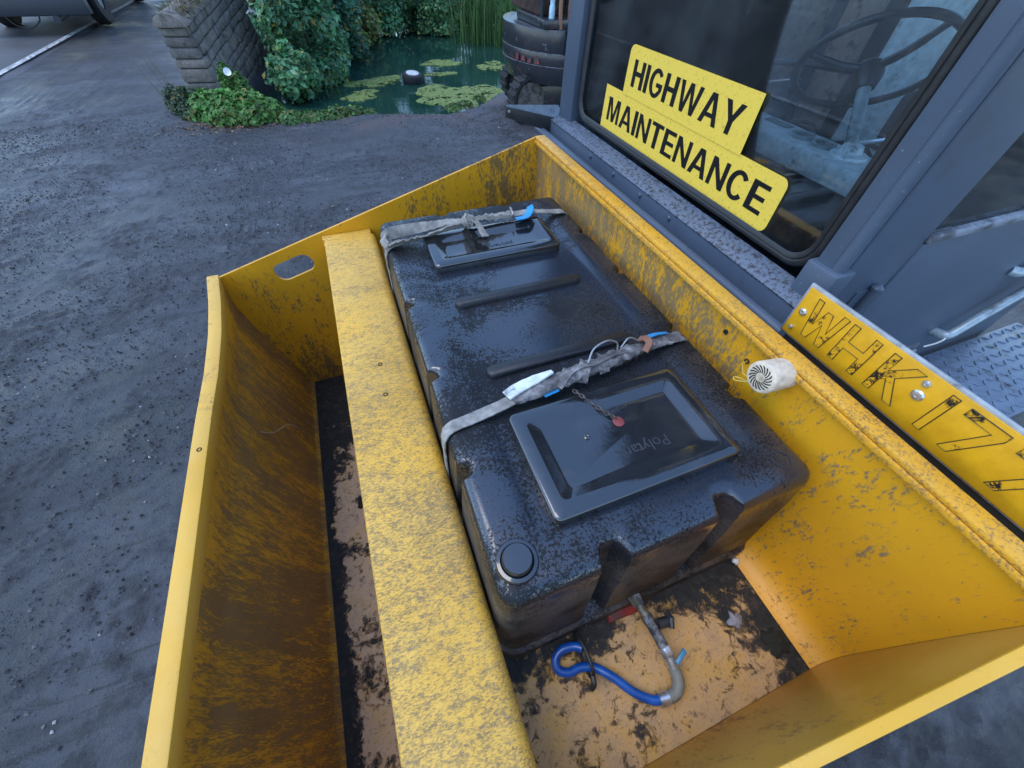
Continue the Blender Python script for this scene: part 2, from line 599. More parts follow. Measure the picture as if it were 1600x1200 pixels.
m.grid([[(lx(y) - 0.07, y, 0.036), (lx(y) + 0.05, y, 0.036)] for y in ys])
m.build('edge_line', b.m, road)

# ---- pond water
b = NB('pond_water')
rip = b.noise(3.5, 3, 0.5)
b.set(color=b.ramp(b.noise(0.8, 3), [(0.35, (0.009, 0.036, 0.028)), (0.7, (0.016, 0.058, 0.044))]), rough=0.06, spec=0.5, ior=1.33,
      normal=b.bump(rip, 0.12, 0.02))
m = MB()
m.add([(-2.5, 5.5, -0.20), (8.5, 5.5, -0.20), (8.5, 17, -0.20), (-2.5, 17, -0.20)], [(0, 1, 2, 3)])
tag(m.build('water', b.m), kind='structure')
WZ = -0.20
# ---- floating algae mats
b = NB('algae')
n = b.noise(16, 8, 0.7)
c = b.ramp(n, [(0.3, (0.04, 0.09, 0.016)), (0.5, (0.15, 0.21, 0.045)), (0.7, (0.30, 0.35, 0.11))])
hol = b.smooth(b.math('ADD', b.math('MULTIPLY', b.noise(4, 7, 0.7), 0.6), b.math('MULTIPLY', b.noise(26, 6, 0.7), 0.4)), 0.44, 0.47)
b.set(color=c, rough=0.7, alpha=hol, normal=b.bump(b.noise(45, 6, 0.7), 0.9, 0.02))
ALG = b.m
def mat_pad(x, y, rx, ry, rot, label, seed):
    r = random.Random(seed)
    ph = [r.uniform(0, 6.28) for _ in range(5)]
    m_ = MB()
    N = 64
    rings = []
    for k, (sc, z) in enumerate(((1.0, -0.004), (0.985, 0.012), (0.8, 0.016), (0.4, 0.02))):
        ring = []
        for i in range(N):
            t = 2 * math.pi * i / N
            rad = 1 + 0.22 * math.sin(2 * t + ph[0]) + 0.16 * math.sin(3 * t + ph[1]) + 0.10 * math.sin(5 * t + ph[2]) + 0.07 * math.sin(9 * t + ph[3]) + 0.05 * math.sin(15 * t + ph[4])
            px, py = rx * rad * sc * math.cos(t), ry * rad * sc * math.sin(t)
            ring.append((x + px * math.cos(rot) - py * math.sin(rot), y + px * math.sin(rot) + py * math.cos(rot), WZ + z + r.uniform(-0.003, 0.004)))
        rings.append(ring)
    m_.grid([rg + [rg[0]] for rg in rings])
    m_.add(rings[-1], [tuple(range(N))])
    o = m_.build('algae_mat', ALG, smooth=True)
    tag(o, label, 'algae', 'algae mats floating on the pond')
mat_pad(0.92, 9.50, 0.46, 0.34, 0.1, 'yellow green algae mat left of the floating tyre, upper one', 1)
mat_pad(0.55, 8.68, 0.36, 0.24, 0.5, 'small yellow green algae mat below the larger one, left of the tyre', 2)
mat_pad(0.05, 7.85, 0.34, 0.16, 0.1, 'thin algae mat against the near bank beside the ivy', 3)
mat_pad(2.25, 8.25, 0.72, 0.78, -0.2, 'largest algae mat, covering the water right of the tyre', 4)
mat_pad(2.50, 10.65, 0.42, 0.26, 0.2, 'small algae mat beyond the tyre towards the reeds', 5)
mat_pad(3.50, 10.1, 0.42, 0.30, 0.4, 'bright green algae mat nearest the excavator', 6)
mat_pad(2.25, 9.75, 0.28, 0.15, 0.1, 'smallest round algae mat just beyond the largest one', 7)
# ---- tyre floating in the pond
t = thing('tyre', 'black tyre with pale rim floating in the pond', 'tyre', (1.60, 9.32, WZ))
rub = simple('tyre_rubber', (0.018, 0.018, 0.02), 0.75, bump=0.4)
m = MB()
prof = [(0.105, -0.06), (0.14, -0.075), (0.175, -0.065), (0.19, -0.03), (0.19, 0.04), (0.175, 0.075), (0.14, 0.085), (0.105, 0.07), (0.105, -0.06)]
m.lathe(prof, (1.60, 9.32, WZ + 0.06), (0.05, -0.12, 1), 40)
m.build('tread', rub, t, smooth=True)
m = MB()
m.lathe([(0.122, 0.087), (0.118, 0.094), (0.098, 0.094), (0.092, 0.075), (0.085, 0.0)], (1.60, 9.32, WZ + 0.06), (0.05, -0.12, 1), 40)
m.build('rim', simple('pale_rim', (0.55, 0.57, 0.58), 0.4, dirt=0.3), t, smooth=True)

# ------------------------------------------------------------------ foliage
def leaf_material(name, cols, rough=0.5):
    b = NB(name)
    b.set(color=b.attr('tone'), rough=rough, spec=0.4)
    tr = b.t.nodes.new('ShaderNodeBsdfTranslucent')
    b.put(tr.inputs['Color'], b.attr('tone'))
    mx = b.t.nodes.new('ShaderNodeMixShader')
    mx.inputs[0].default_value = 0.28
    b.t.links.new(b.b.outputs[0], mx.inputs[1])
    b.t.links.new(tr.outputs[0], mx.inputs[2])
    b.t.links.new(mx.outputs[0], b.out.inputs[0])
    return b.m
LEAF = leaf_material('leaf', None)
def leaves_mesh(name, C, Nrm, size, cols, r, aspect=1.6, fold=0.25):
    """one folded leaf (4 tris) at every centre C"""
    n = len(C)
    Nrm = Nrm / (np.linalg.norm(Nrm, axis=1, keepdims=True) + 1e-9)
    rv = r.normal(size=(n, 3))
    T = np.cross(Nrm, rv)
    T /= np.linalg.norm(T, axis=1, keepdims=True) + 1e-9
    B = np.cross(Nrm, T)
    s = size[:, None]
    base, tip = C - T * s * aspect * 0.5, C + T * s * aspect * 0.5
    midl = C + T * s * aspect * -0.08 + B * s * 0.5 + Nrm * s * fold
    midr = C + T * s * aspect * -0.08 - B * s * 0.5 + Nrm * s * fold
    V = np.stack([base, midl, tip, midr], 1).reshape(-1, 3)
    o = (np.arange(n) * 4)[:, None, None]
    Fc = (np.array([[0, 2, 1], [0, 3, 2]])[None] + o).reshape(-1, 3)
    m_ = bpy.data.meshes.new(name)
    m_.from_pydata(V.tolist(), [], Fc.tolist())
    at = m_.color_attributes.new('tone', 'FLOAT_COLOR', 'POINT')
    cc = np.repeat(np.concatenate([cols, np.ones((n, 1))], 1), 4, 0)
    at.data.foreach_set('color', cc.astype(np.float32).ravel())
    return m_
def leaf_cols(n, base, r, var=0.35, yellow=0.05):
    base = np.array(base)
    c = base[None] * np.exp(r.normal(0, var, (n, 1))) * (1 + r.normal(0, 0.10, (n, 3)))
    k = r.random(n) < yellow
    c[k] = np.array([0.20, 0.16, 0.04]) * r.uniform(0.5, 1.2, (k.sum(), 1))
    return np.clip(c, 0.004, 0.5)
BARK = simple('bark', (0.07, 0.055, 0.045), 0.85, scale=25, bump=0.5)
def shrub(x, y, rx, ry, top, label, nleaf, base, seed, leaf=0.056, z0=-0.2, clumps=60):
    r = np.random.default_rng(seed)
    t = thing('shrub', label, 'shrub', (x, y, z0), 'shrubs crowding the far side of the pond')
    cz = z0 + (top - z0) * 0.48
    hz = (top - z0) * 0.55
    d = r.normal(size=(clumps, 3))
    d /= np.linalg.norm(d, axis=1, keepdims=True)
    rad = r.uniform(0.45, 1.0, (clumps, 1)) ** 0.6
    cen = np.array([x, y, cz]) + d * rad * np.array([rx, ry, hz]) * 0.86
    low = r.random(clumps) < 0.4
    cen[low, 2] = z0 + r.uniform(0.0, 0.45, low.sum())
    cr = r.uniform(0.16, 0.34, clumps) * (rx + ry) * 0.5
    per = np.maximum(40, (nleaf * 1.6 * cr ** 2 / (cr ** 2).sum()).astype(int))
    Cs, Ns, Tn = [], [], []
    for k in range(clumps):
        dd = r.normal(size=(per[k], 3))
        dd /= np.linalg.norm(dd, axis=1, keepdims=True)
        rr = r.random((per[k], 1)) ** 0.35 * (1 + 0.25 * r.normal(size=(per[k], 1)))
        Cs.append(cen[k] + dd * rr * cr[k] * np.array([1, 1, 0.85]))
        Ns.append(dd * 0.6 + np.array([0, -0.25, 0.7]) + 0.45 * r.normal(size=dd.shape))
        Tn.append(np.full((per[k], 1), np.exp(r.normal(0, 0.28))))
    C, N_, T_ = np.concatenate(Cs), np.concatenate(Ns), np.concatenate(Tn)
    ok = C[:, 2] > WZ + 0.03
    C, N_, T_ = C[ok], N_[ok], T_[ok]
    cols = np.clip(leaf_cols(len(C), base, r) * T_ * 2.6, 0.003, 0.5)
    sz = leaf * r.uniform(0.6, 1.45, len(C))
    mkobj('foliage', leaves_mesh('foliage', C, N_, sz, cols, r), LEAF, t)
    for k in range(5):
        tgt = cen[r.integers(clumps)]
        m_ = MB()
        b0 = Vector((x + r.normal() * 0.08, y + r.normal() * 0.08, z0 - 0.1))
        m_.tube(smooth_path([b0, b0.lerp(Vector(tgt), 0.5) + Vector((r.normal() * .1, r.normal() * .1, .1)), Vector(tgt)], 5),
                [0.035 - 0.0028 * i for i in range(11)], 7)
        m_.build('stem', BARK, t, smooth=True)
DK = (0.026, 0.062, 0.036)
MD = (0.040, 0.085, 0.036)
OL = (0.070, 0.090, 0.030)
shrub(-0.08, 10.1, 0.70, 1.05, 1.9, 'dark green shrub growing beside the end of the stone wall', 12000, (0.036, 0.090, 0.042), 11)
shrub(0.25, 11.4, 0.75, 0.9, 2.3, 'blue green shrub overhanging the left of the pond', 10000, (0.036, 0.092, 0.056), 12)
shrub(0.85, 12.9, 0.85, 0.8, 2.6, 'olive tinged shrub behind the pond\'s left corner', 9000, OL, 13)
shrub(1.9, 14.2, 1.0, 0.8, 2.6, 'dark shrub at the back of the pond straight beyond the tyre', 9000, (0.034, 0.085, 0.040), 14)
shrub(3.1, 14.1, 0.95, 0.8, 2.4, 'mid green shrub at the back of the pond left of the reeds', 9000, MD, 15)
shrub(5.0, 14.6, 1.3, 0.8, 2.6, 'shrub behind the tall reeds at the back of the pond', 8000, DK, 16)
shrub(-0.75, 12.3, 0.75, 1.3, 2.6, 'shrub behind the stone wall, farthest left of the row', 8000, (0.03, 0.07, 0.035), 17)
shrub(-0.42, 8.85, 0.32, 0.60, 0.55, 'low shrub squeezed between the stone wall and the water', 5200, (0.040, 0.098, 0.042), 18)
shrub(1.4, 16.2, 1.5, 0.8, 3.6, 'tall shrub in the second row behind the pond, left of middle', 7000, DK, 19)
shrub(3.9, 16.2, 1.5, 0.8, 3.6, 'tall shrub in the second row behind the pond, right of middle', 7000, MD, 20)
# tall reeds
def reeds(x, y, n, spread, hgt, label, seed, base=(0.085, 0.17, 0.05), name='reed_clump', width=0.022, grp=None, z0=WZ):
    r = np.random.default_rng(seed)
    V, Fc, cc = [], [], []
    for k in range(n):
        bx_, by = x + r.normal() * spread, y + r.normal() * spread * 0.6
        a_ = r.uniform(0, 6.28)
        L = hgt * r.uniform(0.6, 1.15)
        bend = r.uniform(0.15, 0.75)
        col = np.array(base) * np.exp(r.normal(0, 0.3))
        o = len(V)
        S = 9
        p = np.array([bx_, by, z0 - 0.05])
        th = 0.06
        for s in range(S):
            w = width * (1 - (s / (S - 1)) ** 2) + 0.001
            sx, sy = -math.sin(a_) * w / 2, math.cos(a_) * w / 2
            V.append((p[0] + sx, p[1] + sy, p[2]))
            V.append((p[0] - sx, p[1] - sy, p[2]))
            cc += [(*np.clip(col, 0.01, 0.5), 1)] * 2
            th += bend * 2.6 * (s / S) / (S - 1) * 2
            st = L / (S - 1)
            p = p + np.array([math.cos(a_) * math.sin(th) * st, math.sin(a_) * math.sin(th) * st, math.cos(th) * st])
        for s in range(S - 1):
            Fc.append((o + 2 * s, o + 2 * s + 1, o + 2 * s + 3, o + 2 * s + 2))
    m_ = bpy.data.meshes.new('blade')
    m_.from_pydata(V, [], Fc)
    at = m_.color_attributes.new('tone', 'FLOAT_COLOR', 'POINT')
    at.data.foreach_set('color', np.array(cc, np.float32).ravel())
    o = mkobj(name, m_, LEAF)
    o['label'] = label
    o['category'] = 'reeds'
    if grp:
        o['group'] = grp
reeds(4.05, 12.6, 190, 0.34, 1.6, 'tall arching green reeds at the back right of the pond', 21)
reeds(4.65, 12.1, 150, 0.28, 1.5, 'tall reeds just left of the excavator, at the water\'s edge', 22)
reeds(0.12, 8.75, 22, 0.07, 0.62, 'thin rushes standing in the water beside the wall shrub', 23, (0.05, 0.11, 0.035), 'rush_clump', 0.012)

# ------------------------------------------------------------------ stone wall with ivy
WB = Vector((-1.42, 7.86, 0))
WD = Vector((0.20, 1.0, 0)).normalized()
WN = Vector((-WD.y, WD.x, 0))           # towards the road
wall = thing('stone_wall', 'weathered coursed stone wall end with grassy coping beside the pond', 'wall', (WB.x, WB.y, 0))
b = NB('wall_stone')
oi = b.t.nodes.new('ShaderNodeObjectInfo').outputs['Random']
n = b.noise(9, 8, 0.65)
c = b.mix(oi, b.ramp(n, [(0.3, (0.15, 0.125, 0.105)), (0.7, (0.32, 0.275, 0.235))]), b.ramp(n, [(0.3, (0.10, 0.09, 0.085)), (0.7, (0.23, 0.205, 0.19))]))
c = b.mix(b.math('MULTIPLY', b.smooth(b.noise(4, 7, 0.7), 0.54, 0.66), 0.8), c, (0.035, 0.036, 0.032))
c = b.mix(b.math('MULTIPLY', b.smooth(b.noise(23, 7, 0.7), 0.60, 0.68), 0.55), c, (0.33, 0.33, 0.30))
b.set(color=c, rough=0.85, normal=b.bump(b.noise(22, 8, 0.7), 0.9, 0.03))
STONE = b.m
MORTAR = simple('mortar', (0.085, 0.08, 0.075), 0.95, bump=0.5)
def wpt(s, t, z):
    lean = 0.10 * max(z, 0)              # battered pond-side face
    p = WB + WD * s + WN * (t + lean * (1 - t / 0.42))
    return (p.x, p.y, z + 0.10 * s)
rr = random.Random(5)
z = -0.86
course = 0
while z < 0.80:
    hgt = rr.uniform(0.095, 0.175)
    s = 0.0
    while s < 2.6:
        L = rr.uniform(0.16, 0.46)
        if s == 0 and course % 2:
            L *= 0.6
        g = 0.008
        m = MB()
        j = lambda q=0.012: rr.uniform(-q, q)
        t0 = rr.uniform(-0.014, 0.012)
        s0, s1 = s + g + (j(0.015) if s == 0 else 0), s + L - g
        pts = [wpt(s0 + j(), t0 + j(), z + g), wpt(s1, t0 + j(), z + g), wpt(s1, 0.42 + j(), z + g), wpt(s0 + j(), 0.42 + j(), z + g),
               wpt(s0 + j(), t0 + j(), z + hgt - g), wpt(s1, t0 + j(), z + hgt - g), wpt(s1, 0.42 + j(), z + hgt - g), wpt(s0 + j(), 0.42 + j(), z + hgt - g)]
        m.add(pts, [(0, 3, 2, 1), (4, 5, 6, 7), (0, 1, 5, 4), (1, 2, 6, 5), (2, 3, 7, 6), (3, 0, 4, 7)])
        m.build('stone', STONE, wall, bevel=0.014, seg=2)
        s += L
    z += hgt
    course += 1
ztop = z
m = MB()
m.prism([wpt(0.03, 0.03, -0.7), wpt(0.03, 0.39, -0.7), wpt(0.03, 0.39, ztop - 0.02), wpt(0.03, 0.03, ztop - 0.02)], WD * 2.5 + Vector((0, 0, 0.10 * 2.5)))
m.build('mortar_core', MORTAR, wall)
# rounded coping stones
s = -0.04
while s < 2.6:
    L = rr.uniform(0.28, 0.42)
    m = MB()
    sec = []
    for k in range(9):
        q = math.pi * k / 8
        sec.append((0.21 + 0.245 * math.cos(q) + rr.uniform(-.008, .008), ztop + 0.14 * math.sin(q) + rr.uniform(-.006, .006)))
    P = [Vector(wpt(s, t_, z_)) for t_, z_ in sec]
    m.prism(P, WD * (L - 0.012) + Vector((0, 0, 0.10 * (L - 0.012))))
    m.build('coping_stone', STONE, wall, bevel=0.012, seg=2)
    s += L
# dry grass and moss along the coping
r = np.random.default_rng(31)
V, Fc, cc = [], [], []
for k in range(4200):
    s_, t_ = r.uniform(0.12, 2.4), r.uniform(0.03, 0.40)
    p = np.array(wpt(s_, t_, ztop + 0.10 - 0.35 * (t_ - 0.21) ** 2 * 4))
    dv = np.array([r.normal() * 0.5 + 0.25, r.normal() * 0.5 - 0.35, r.uniform(0.05, 0.7)])
    dv /= np.linalg.norm(dv)
    L = r.uniform(0.06, 0.20)
    sd_ = np.cross(dv, r.normal(size=3))
    sd_ = sd_ / np.linalg.norm(sd_) * 0.007
    o = len(V)
    V += [tuple(p + sd_), tuple(p - sd_), tuple(p + dv * L + np.array([0, 0, -0.7 * L * r.random()]))]
    Fc.append((o, o + 1, o + 2))
    col = np.array([0.16, 0.115, 0.045]) if r.random() < 0.6 else np.array([0.10, 0.11, 0.05])
    cc += [(*(col * np.exp(r.normal(0, 0.35))), 1)] * 3
m_ = bpy.data.meshes.new('coping_grass')
m_.from_pydata(V, [], Fc)
at = m_.color_attributes.new('tone', 'FLOAT_COLOR', 'POINT')
at.data.foreach_set('color', np.array(cc, np.float32).ravel())
tag(mkobj('coping_grass', m_, LEAF), 'dry brown grass and moss along the stone wall top', 'grass', kind='stuff')

# ivy / bindweed mound at the foot of the wall
def mound(name, label, cat, spots, n, base, seed, leaf, var=0.3, group=None):
    r = np.random.default_rng(seed)
    t = thing(name, label, cat, (spots[0][0], spots[0][1], 0), group)
    w = np.array([s_[2] * s_[3] for s_ in spots])
    w = w / w.sum()
    Cs, Ns, Tn = [], [], []
    for (x, y, rad, hh), f_ in zip(spots, w):
        k = int(n * f_)
        dd = r.normal(size=(k, 3))
        dd[:, 2] = np.abs(dd[:, 2])
        dd /= np.linalg.norm(dd, axis=1, keepdims=True)
        q = r.uniform(0.72, 1.08, (k, 1))
        Cs.append(np.array([x, y, 0.0]) + dd * q * np.array([rad, rad, hh]))
        Ns.append(dd + np.array([0, 0, 0.5]) + 0.4 * r.normal(size=dd.shape))
        Tn.append(np.full((k, 1), np.exp(r.normal(0, 0.18))))
    C, N_ = np.concatenate(Cs), np.concatenate(Ns)
    cols = np.clip(leaf_cols(len(C), base, r, var) * np.concatenate(Tn), 0.004, 0.5)
    mkobj('foliage', leaves_mesh('foliage', C, N_, leaf * r.uniform(0.55, 1.35, len(C)), cols, r, 1.25), LEAF, t)
    for (x, y, rad, hh) in spots[:6]:
        m_ = MB()
        m_.tube(smooth_path([(x, y, -0.05), (x + .05, y - .03, hh * .5), (x + rad * .4, y - .02, hh * .9)], 5), 0.007, 6)
        m_.build('stem', BARK, t, smooth=True)
    return t
iv = mound('ivy_plant', 'bright green bindweed and ivy mound at the foot of the stone wall', 'plant',
           [(-1.30, 7.40, 0.30, 0.28), (-1.55, 7.45, 0.28, 0.28), (-1.05, 7.38, 0.26, 0.27), (-0.85, 7.22, 0.22, 0.20), (-1.35, 7.18, 0.24, 0.17), (-1.02, 7.10, 0.20, 0.14), (-1.22, 7.60, 0.14, 0.52), (-1.08, 7.52, 0.12, 0.42)],
           6500, (0.088, 0.20, 0.045), 41, 0.062)
m = MB()
m.lathe([(0.003, -0.03), (0.012, 0.0), (0.045, 0.028), (0.047, 0.03), (0.010, 0.006), (0.0, 0.004)], (-1.17, 7.42, 0.47), (0.2, -0.8, 0.5), 14)
m.build('flower', simple('petal', (0.82, 0.82, 0.84), 0.6), iv, smooth=True)
mound('weed_patch', 'dull grey green weeds at the road side of the wall end', 'plant',
      [(-1.85, 7.70, 0.20, 0.28), (-2.02, 7.95, 0.17, 0.26), (-1.78, 7.45, 0.18, 0.15), (-1.98, 7.70, 0.13, 0.12)], 1300, (0.06, 0.10, 0.05), 42, 0.045)
mound('bank_weeds', 'low green weeds along the near pond bank', 'plant',
      [(-0.55, 7.02, 0.20, 0.08), (-0.25, 6.98, 0.20, 0.07), (0.05, 7.0, 0.20, 0.10), (0.28, 7.02, 0.16, 0.09), (0.5, 6.98, 0.10, 0.05)], 1300, (0.085, 0.17, 0.045), 43, 0.045)
mound('shore_weeds', 'small green weed tuft on the bank near the excavator track', 'plant',
      [(1.72, 6.85, 0.14, 0.05), (1.95, 6.98, 0.12, 0.05), (2.25, 7.2, 0.10, 0.05)], 420, (0.10, 0.18, 0.05), 44, 0.04)
# thin dead stalks by the weeds
m = MB()
rr = random.Random(9)
for k in range(6):
    x0, y0 = -1.95 + rr.uniform(-.15, .1), 7.75 + rr.uniform(-.2, .3)
    m.tube(smooth_path([(x0, y0, 0), (x0 - .06, y0 + .02, .25), (x0 - .12 - rr.random() * .1, y0, .5 + rr.random() * .15)], 4), [0.004] * 8 + [0.002], 5)
tag(m.build('dead_stalks', simple('straw', (0.2, 0.17, 0.11), 0.8)), 'thin dry stalks rising from the weeds by the wall', 'plant')
# fallen leaves litter at foot of ivy
r = np.random.default_rng(51)
n = 420
C = np.stack([r.normal(-1.25, 0.36, n), r.normal(7.0, 0.13, n), np.zeros(n)], 1)
C[:, 2] = ground_height(C[:, 0], C[:, 1]) + 0.006
cols = np.array([0.20, 0.125, 0.06]) * np.exp(r.normal(0, 0.4, (n, 1)))
o = mkobj('leaf_litter', leaves_mesh('leaf_litter', C, np.array([0, 0, 1.0]) + 0.3 * r.normal(size=(n, 3)), 0.028 * r.uniform(.5, 1.3, n), cols, r), LEAF)
tag(o, 'brown fallen leaves scattered below the ivy', 'leaves', kind='stuff')

# ================================================================== PARKED LORRY far left
LX = 0.55
lor = thing('parked_lorry', 'dark lorry front standing on the road, only its underside in view', 'lorry', (-5.9 + LX, 14.2, 0))
LB = simple('lorry_blue', (0.035, 0.05, 0.075), 0.4, dirt=0.3)
LK = simple('lorry_black', (0.015, 0.015, 0.017), 0.6)
m = MB(); m.box(-6.45, -4.20, 13.6, 13.85, 0.34, 0.62); m.build('bumper', simple('bumper_grey', (0.03, 0.036, 0.046), 0.5, dirt=0.2), lor, 0.03)
m = MB(); m.box(-6.40, -4.25, 13.75, 15.4, 0.62, 2.6); m.build('cab', LB, lor, 0.06)
m = MB(); m.box(-6.45, -4.20, 15.6, 20.5, 0.95, 3.0); m.build('load_body', LB, lor, 0.03)
m = MB(); m.box(-6.15, -4.55, 13.86, 20.3, 0.45, 0.61); m.build('chassis', LK, lor, 0.01)
m = MB(); m.box(-6.20, -4.45, 13.735, 13.745, 1.55, 2.35); m.build('windscreen', simple('dark_glass', (0.02, 0.025, 0.03), 0.08, bump=0), lor)
for x in (-6.0, -4.6):
    m = MB(); m.lathe([(0.0, -0.02), (0.10, -0.02), (0.11, 0.02), (0.0, 0.03)], (x, 13.72, 0.85), (0, -1, 0), 20); m.build('headlight', simple('lamp_lens', (0.6, 0.62, 0.65), 0.15), lor, smooth=True)
for (x, y) in ((-6.2, 15.1), (-4.45, 15.1), (-6.2, 18.9), (-4.45, 18.9)):
    m = MB()
    m.lathe([(0.2, -0.13), (0.42, -0.13), (0.46, -0.08), (0.46, 0.08), (0.42, 0.13), (0.2, 0.13), (0.2, -0.13)], (x, y, 0.47), (1, 0, 0), 28)
    wh = m.build('wheel', rub, lor, smooth=True)
    m = MB(); m.lathe([(0.0, -0.1), (0.2, -0.1), (0.21, 0.1), (0.0, 0.1)], (x, y, 0.47), (1, 0, 0), 20); m.build('hub', simple('hub_grey', (0.25, 0.26, 0.28), 0.5), wh, smooth=True)
m = MB()
m.tube(smooth_path([(-5.65, 13.62, 0.36), (-5.55, 13.6, 0.22), (-5.35, 13.6, 0.17), (-5.15, 13.62, 0.26), (-5.07, 13.62, 0.38)], 6), 0.012, 8)
m.build('air_hose', LK, lor, smooth=True)
m = MB(); m.tube([(-4.80, 13.55, 0.30), (-4.80, 14.2, 0.32)], 0.06, 16); m.build('tow_pipe', simple('bumper_grey', (0, 0, 0)), lor, smooth=True)

# ================================================================== EXCAVATOR behind the cab
ex = thing('mini_excavator', 'worn tracked excavator with black counterweight beside the pond', 'excavator', (3.25, 6.55, 0))
b = NB('excavator_black')
n = b.noise(14, 8, 0.7)
c = b.mix(b.smooth(b.noise(5, 8, 0.75), 0.56, 0.64), (0.026, 0.029, 0.037), (0.085, 0.045, 0.040))
c = b.mix(b.math('MULTIPLY', b.smooth(n, 0.60, 0.68), 0.6), c, (0.28, 0.28, 0.29))
b.set(color=c, rough=0.26, spec=0.7, normal=b.bump(n, 0.15, 0.01))
EXK = b.m
b = NB('excavator_rust')
n = b.noise(11, 8, 0.7)
c = b.ramp(n, [(0.36, (0.014, 0.011, 0.010)), (0.54, (0.055, 0.028, 0.020)), (0.70, (0.20, 0.09, 0.055))])
b.set(color=c, rough=0.7, normal=b.bump(n, 0.4, 0.01))
EXR = b.m
def arc_band(c, R, a0, a1, z0, z1, th=0.2, seg=22, flare=0.0):
    m_ = MB()
    P = []
    for i in range(seg + 1):
        q = math.radians(a0 + (a1 - a0) * i / seg)
        dx, dy = math.cos(q), math.sin(q)
        P.append([(c[0] + dx * (R - th), c[1] + dy * (R - th), z0), (c[0] + dx * (R + flare), c[1] + dy * (R + flare), z0),
                  (c[0] + dx * R, c[1] + dy * R, z1), (c[0] + dx * (R - th), c[1] + dy * (R - th), z1), (c[0] + dx * (R - th), c[1] + dy * (R - th), z0)])
    m_.grid(P)
    m_.add(P[0][:4], [(0, 1, 2, 3)])
    m_.add(P[-1][:4], [(0, 1, 2, 3)])
    return m_
XC = (3.36, 6.40)
arc_band(XC, 0.945, 130, 330, 0.47, 0.672, 0.5, flare=-0.06).build('counterweight_base', EXK, ex, 0.003)
arc_band(XC, 0.945, 130, 330, 0.674, 0.802, 0.5).build('counterweight_band', EXK, ex, 0.002)
arc_band(XC, 0.945, 130, 238, 0.804, 1.03, 0.5).build('counterweight_top', EXK, ex, 0.006)
m = MB(); m.box(2.62, 3.0, 5.70, 6.6, 1.031, 1.12); m.build('hood_lip', EXK, ex, 0.015)
TRIM = simple('worn_edge', (0.20, 0.21, 0.23), 0.5, dirt=0.5)
for z_ in (0.6705, 0.8005):
    arc_band(XC, 0.9465, 130, 330 if z_ < 0.8 else 238, z_, z_ + 0.006, 0.03).build('worn_edge', TRIM, ex)
m = MB(); m.box(2.66, 2.98, 5.92, 6.9, 1.121, 2.0); m.build('engine_hood', EXR, ex, 0.03)
m = MB(); m.box(2.99, 3.02, 5.80, 5.92, 0.9, 2.0); m.build('hood_post', EXK, ex, 0.006)
m = MB(); m.box(3.30, 3.36, 5.80, 5.90, 0.8, 2.0); m.build('hood_post', EXR, ex, 0.006)
m = MB(); m.lathe([(0.0, 0.47), (0.7, 0.47), (0.7, 0.6), (0.0, 0.6)], (XC[0], XC[1], 0), (0, 0, 1), 32); m.build('deck', EXK, ex)
RED = simple('red_lettering', (0.30, 0.03, 0.045), 0.5, dirt=0.7, scale=60)
for k in range(4):
    q = math.radians(196 + k * 6.5)
    p0 = Vector((XC[0] + math.cos(q) * 0.954, XC[1] + math.sin(q) * 0.954, 0.69))
    tq = Vector((-math.sin(q), math.cos(q), 0))
    nq = Vector((math.cos(q), math.sin(q), 0))
    m = MB()
    m.prism([p0, p0 + tq * (0.06 + 0.02 * (k % 2)), p0 + tq * 0.07 + Vector((0, 0, 0.055)), p0 + tq * 0.015 + Vector((0, 0, 0.08 - 0.02 * (k % 3)))], nq * 0.006)
    m.build('red_mark', RED, ex)
# engine parts, hoses, boom post
m = MB(); m.tube(smooth_path([(2.99, 5.75, 1.0), (2.96, 5.7, 1.35), (3.09, 5.68, 1.5), (3.16, 5.7, 1.25), (3.19, 5.7, 1.0)], 7), 0.03, 10); m.build('hydraulic_hose', simple('copper_hose', (0.30, 0.15, 0.09), 0.5), ex, smooth=True)
m = MB(); m.tube(smooth_path([(2.86, 5.72, 0.95), (2.82, 5.7, 1.3), (2.86, 5.72, 1.7)], 7), 0.022, 10); m.build('hydraulic_hose', simple('copper_hose', (0, 0, 0)), ex, smooth=True)
m = MB(); m.box(3.1, 3.4, 5.85, 6.2, 0.6, 1.6); m.build('engine_block', EXR, ex, 0.03)
m = MB(); m.box(3.4, 4.3, 6.0, 7.1, 0.6, 2.3); m.build('operator_cab', EXR, ex, 0.05)
m = MB(); m.tube([(2.66, 5.88, 1.12), (2.64, 5.88, 1.8)], 0.022, 10); m.build('stay_rod', EXK, ex, smooth=True)
m = MB(); m.prism([(2.96, 5.50, 0.68), (3.04, 5.44, 0.68), (2.96, 5.48, 1.03), (2.88, 5.54, 1.03)], (0.03, 0.03, 0)); m.build('side_plate', simple('plate_blue', (0.09, 0.12, 0.17), 0.45), ex)
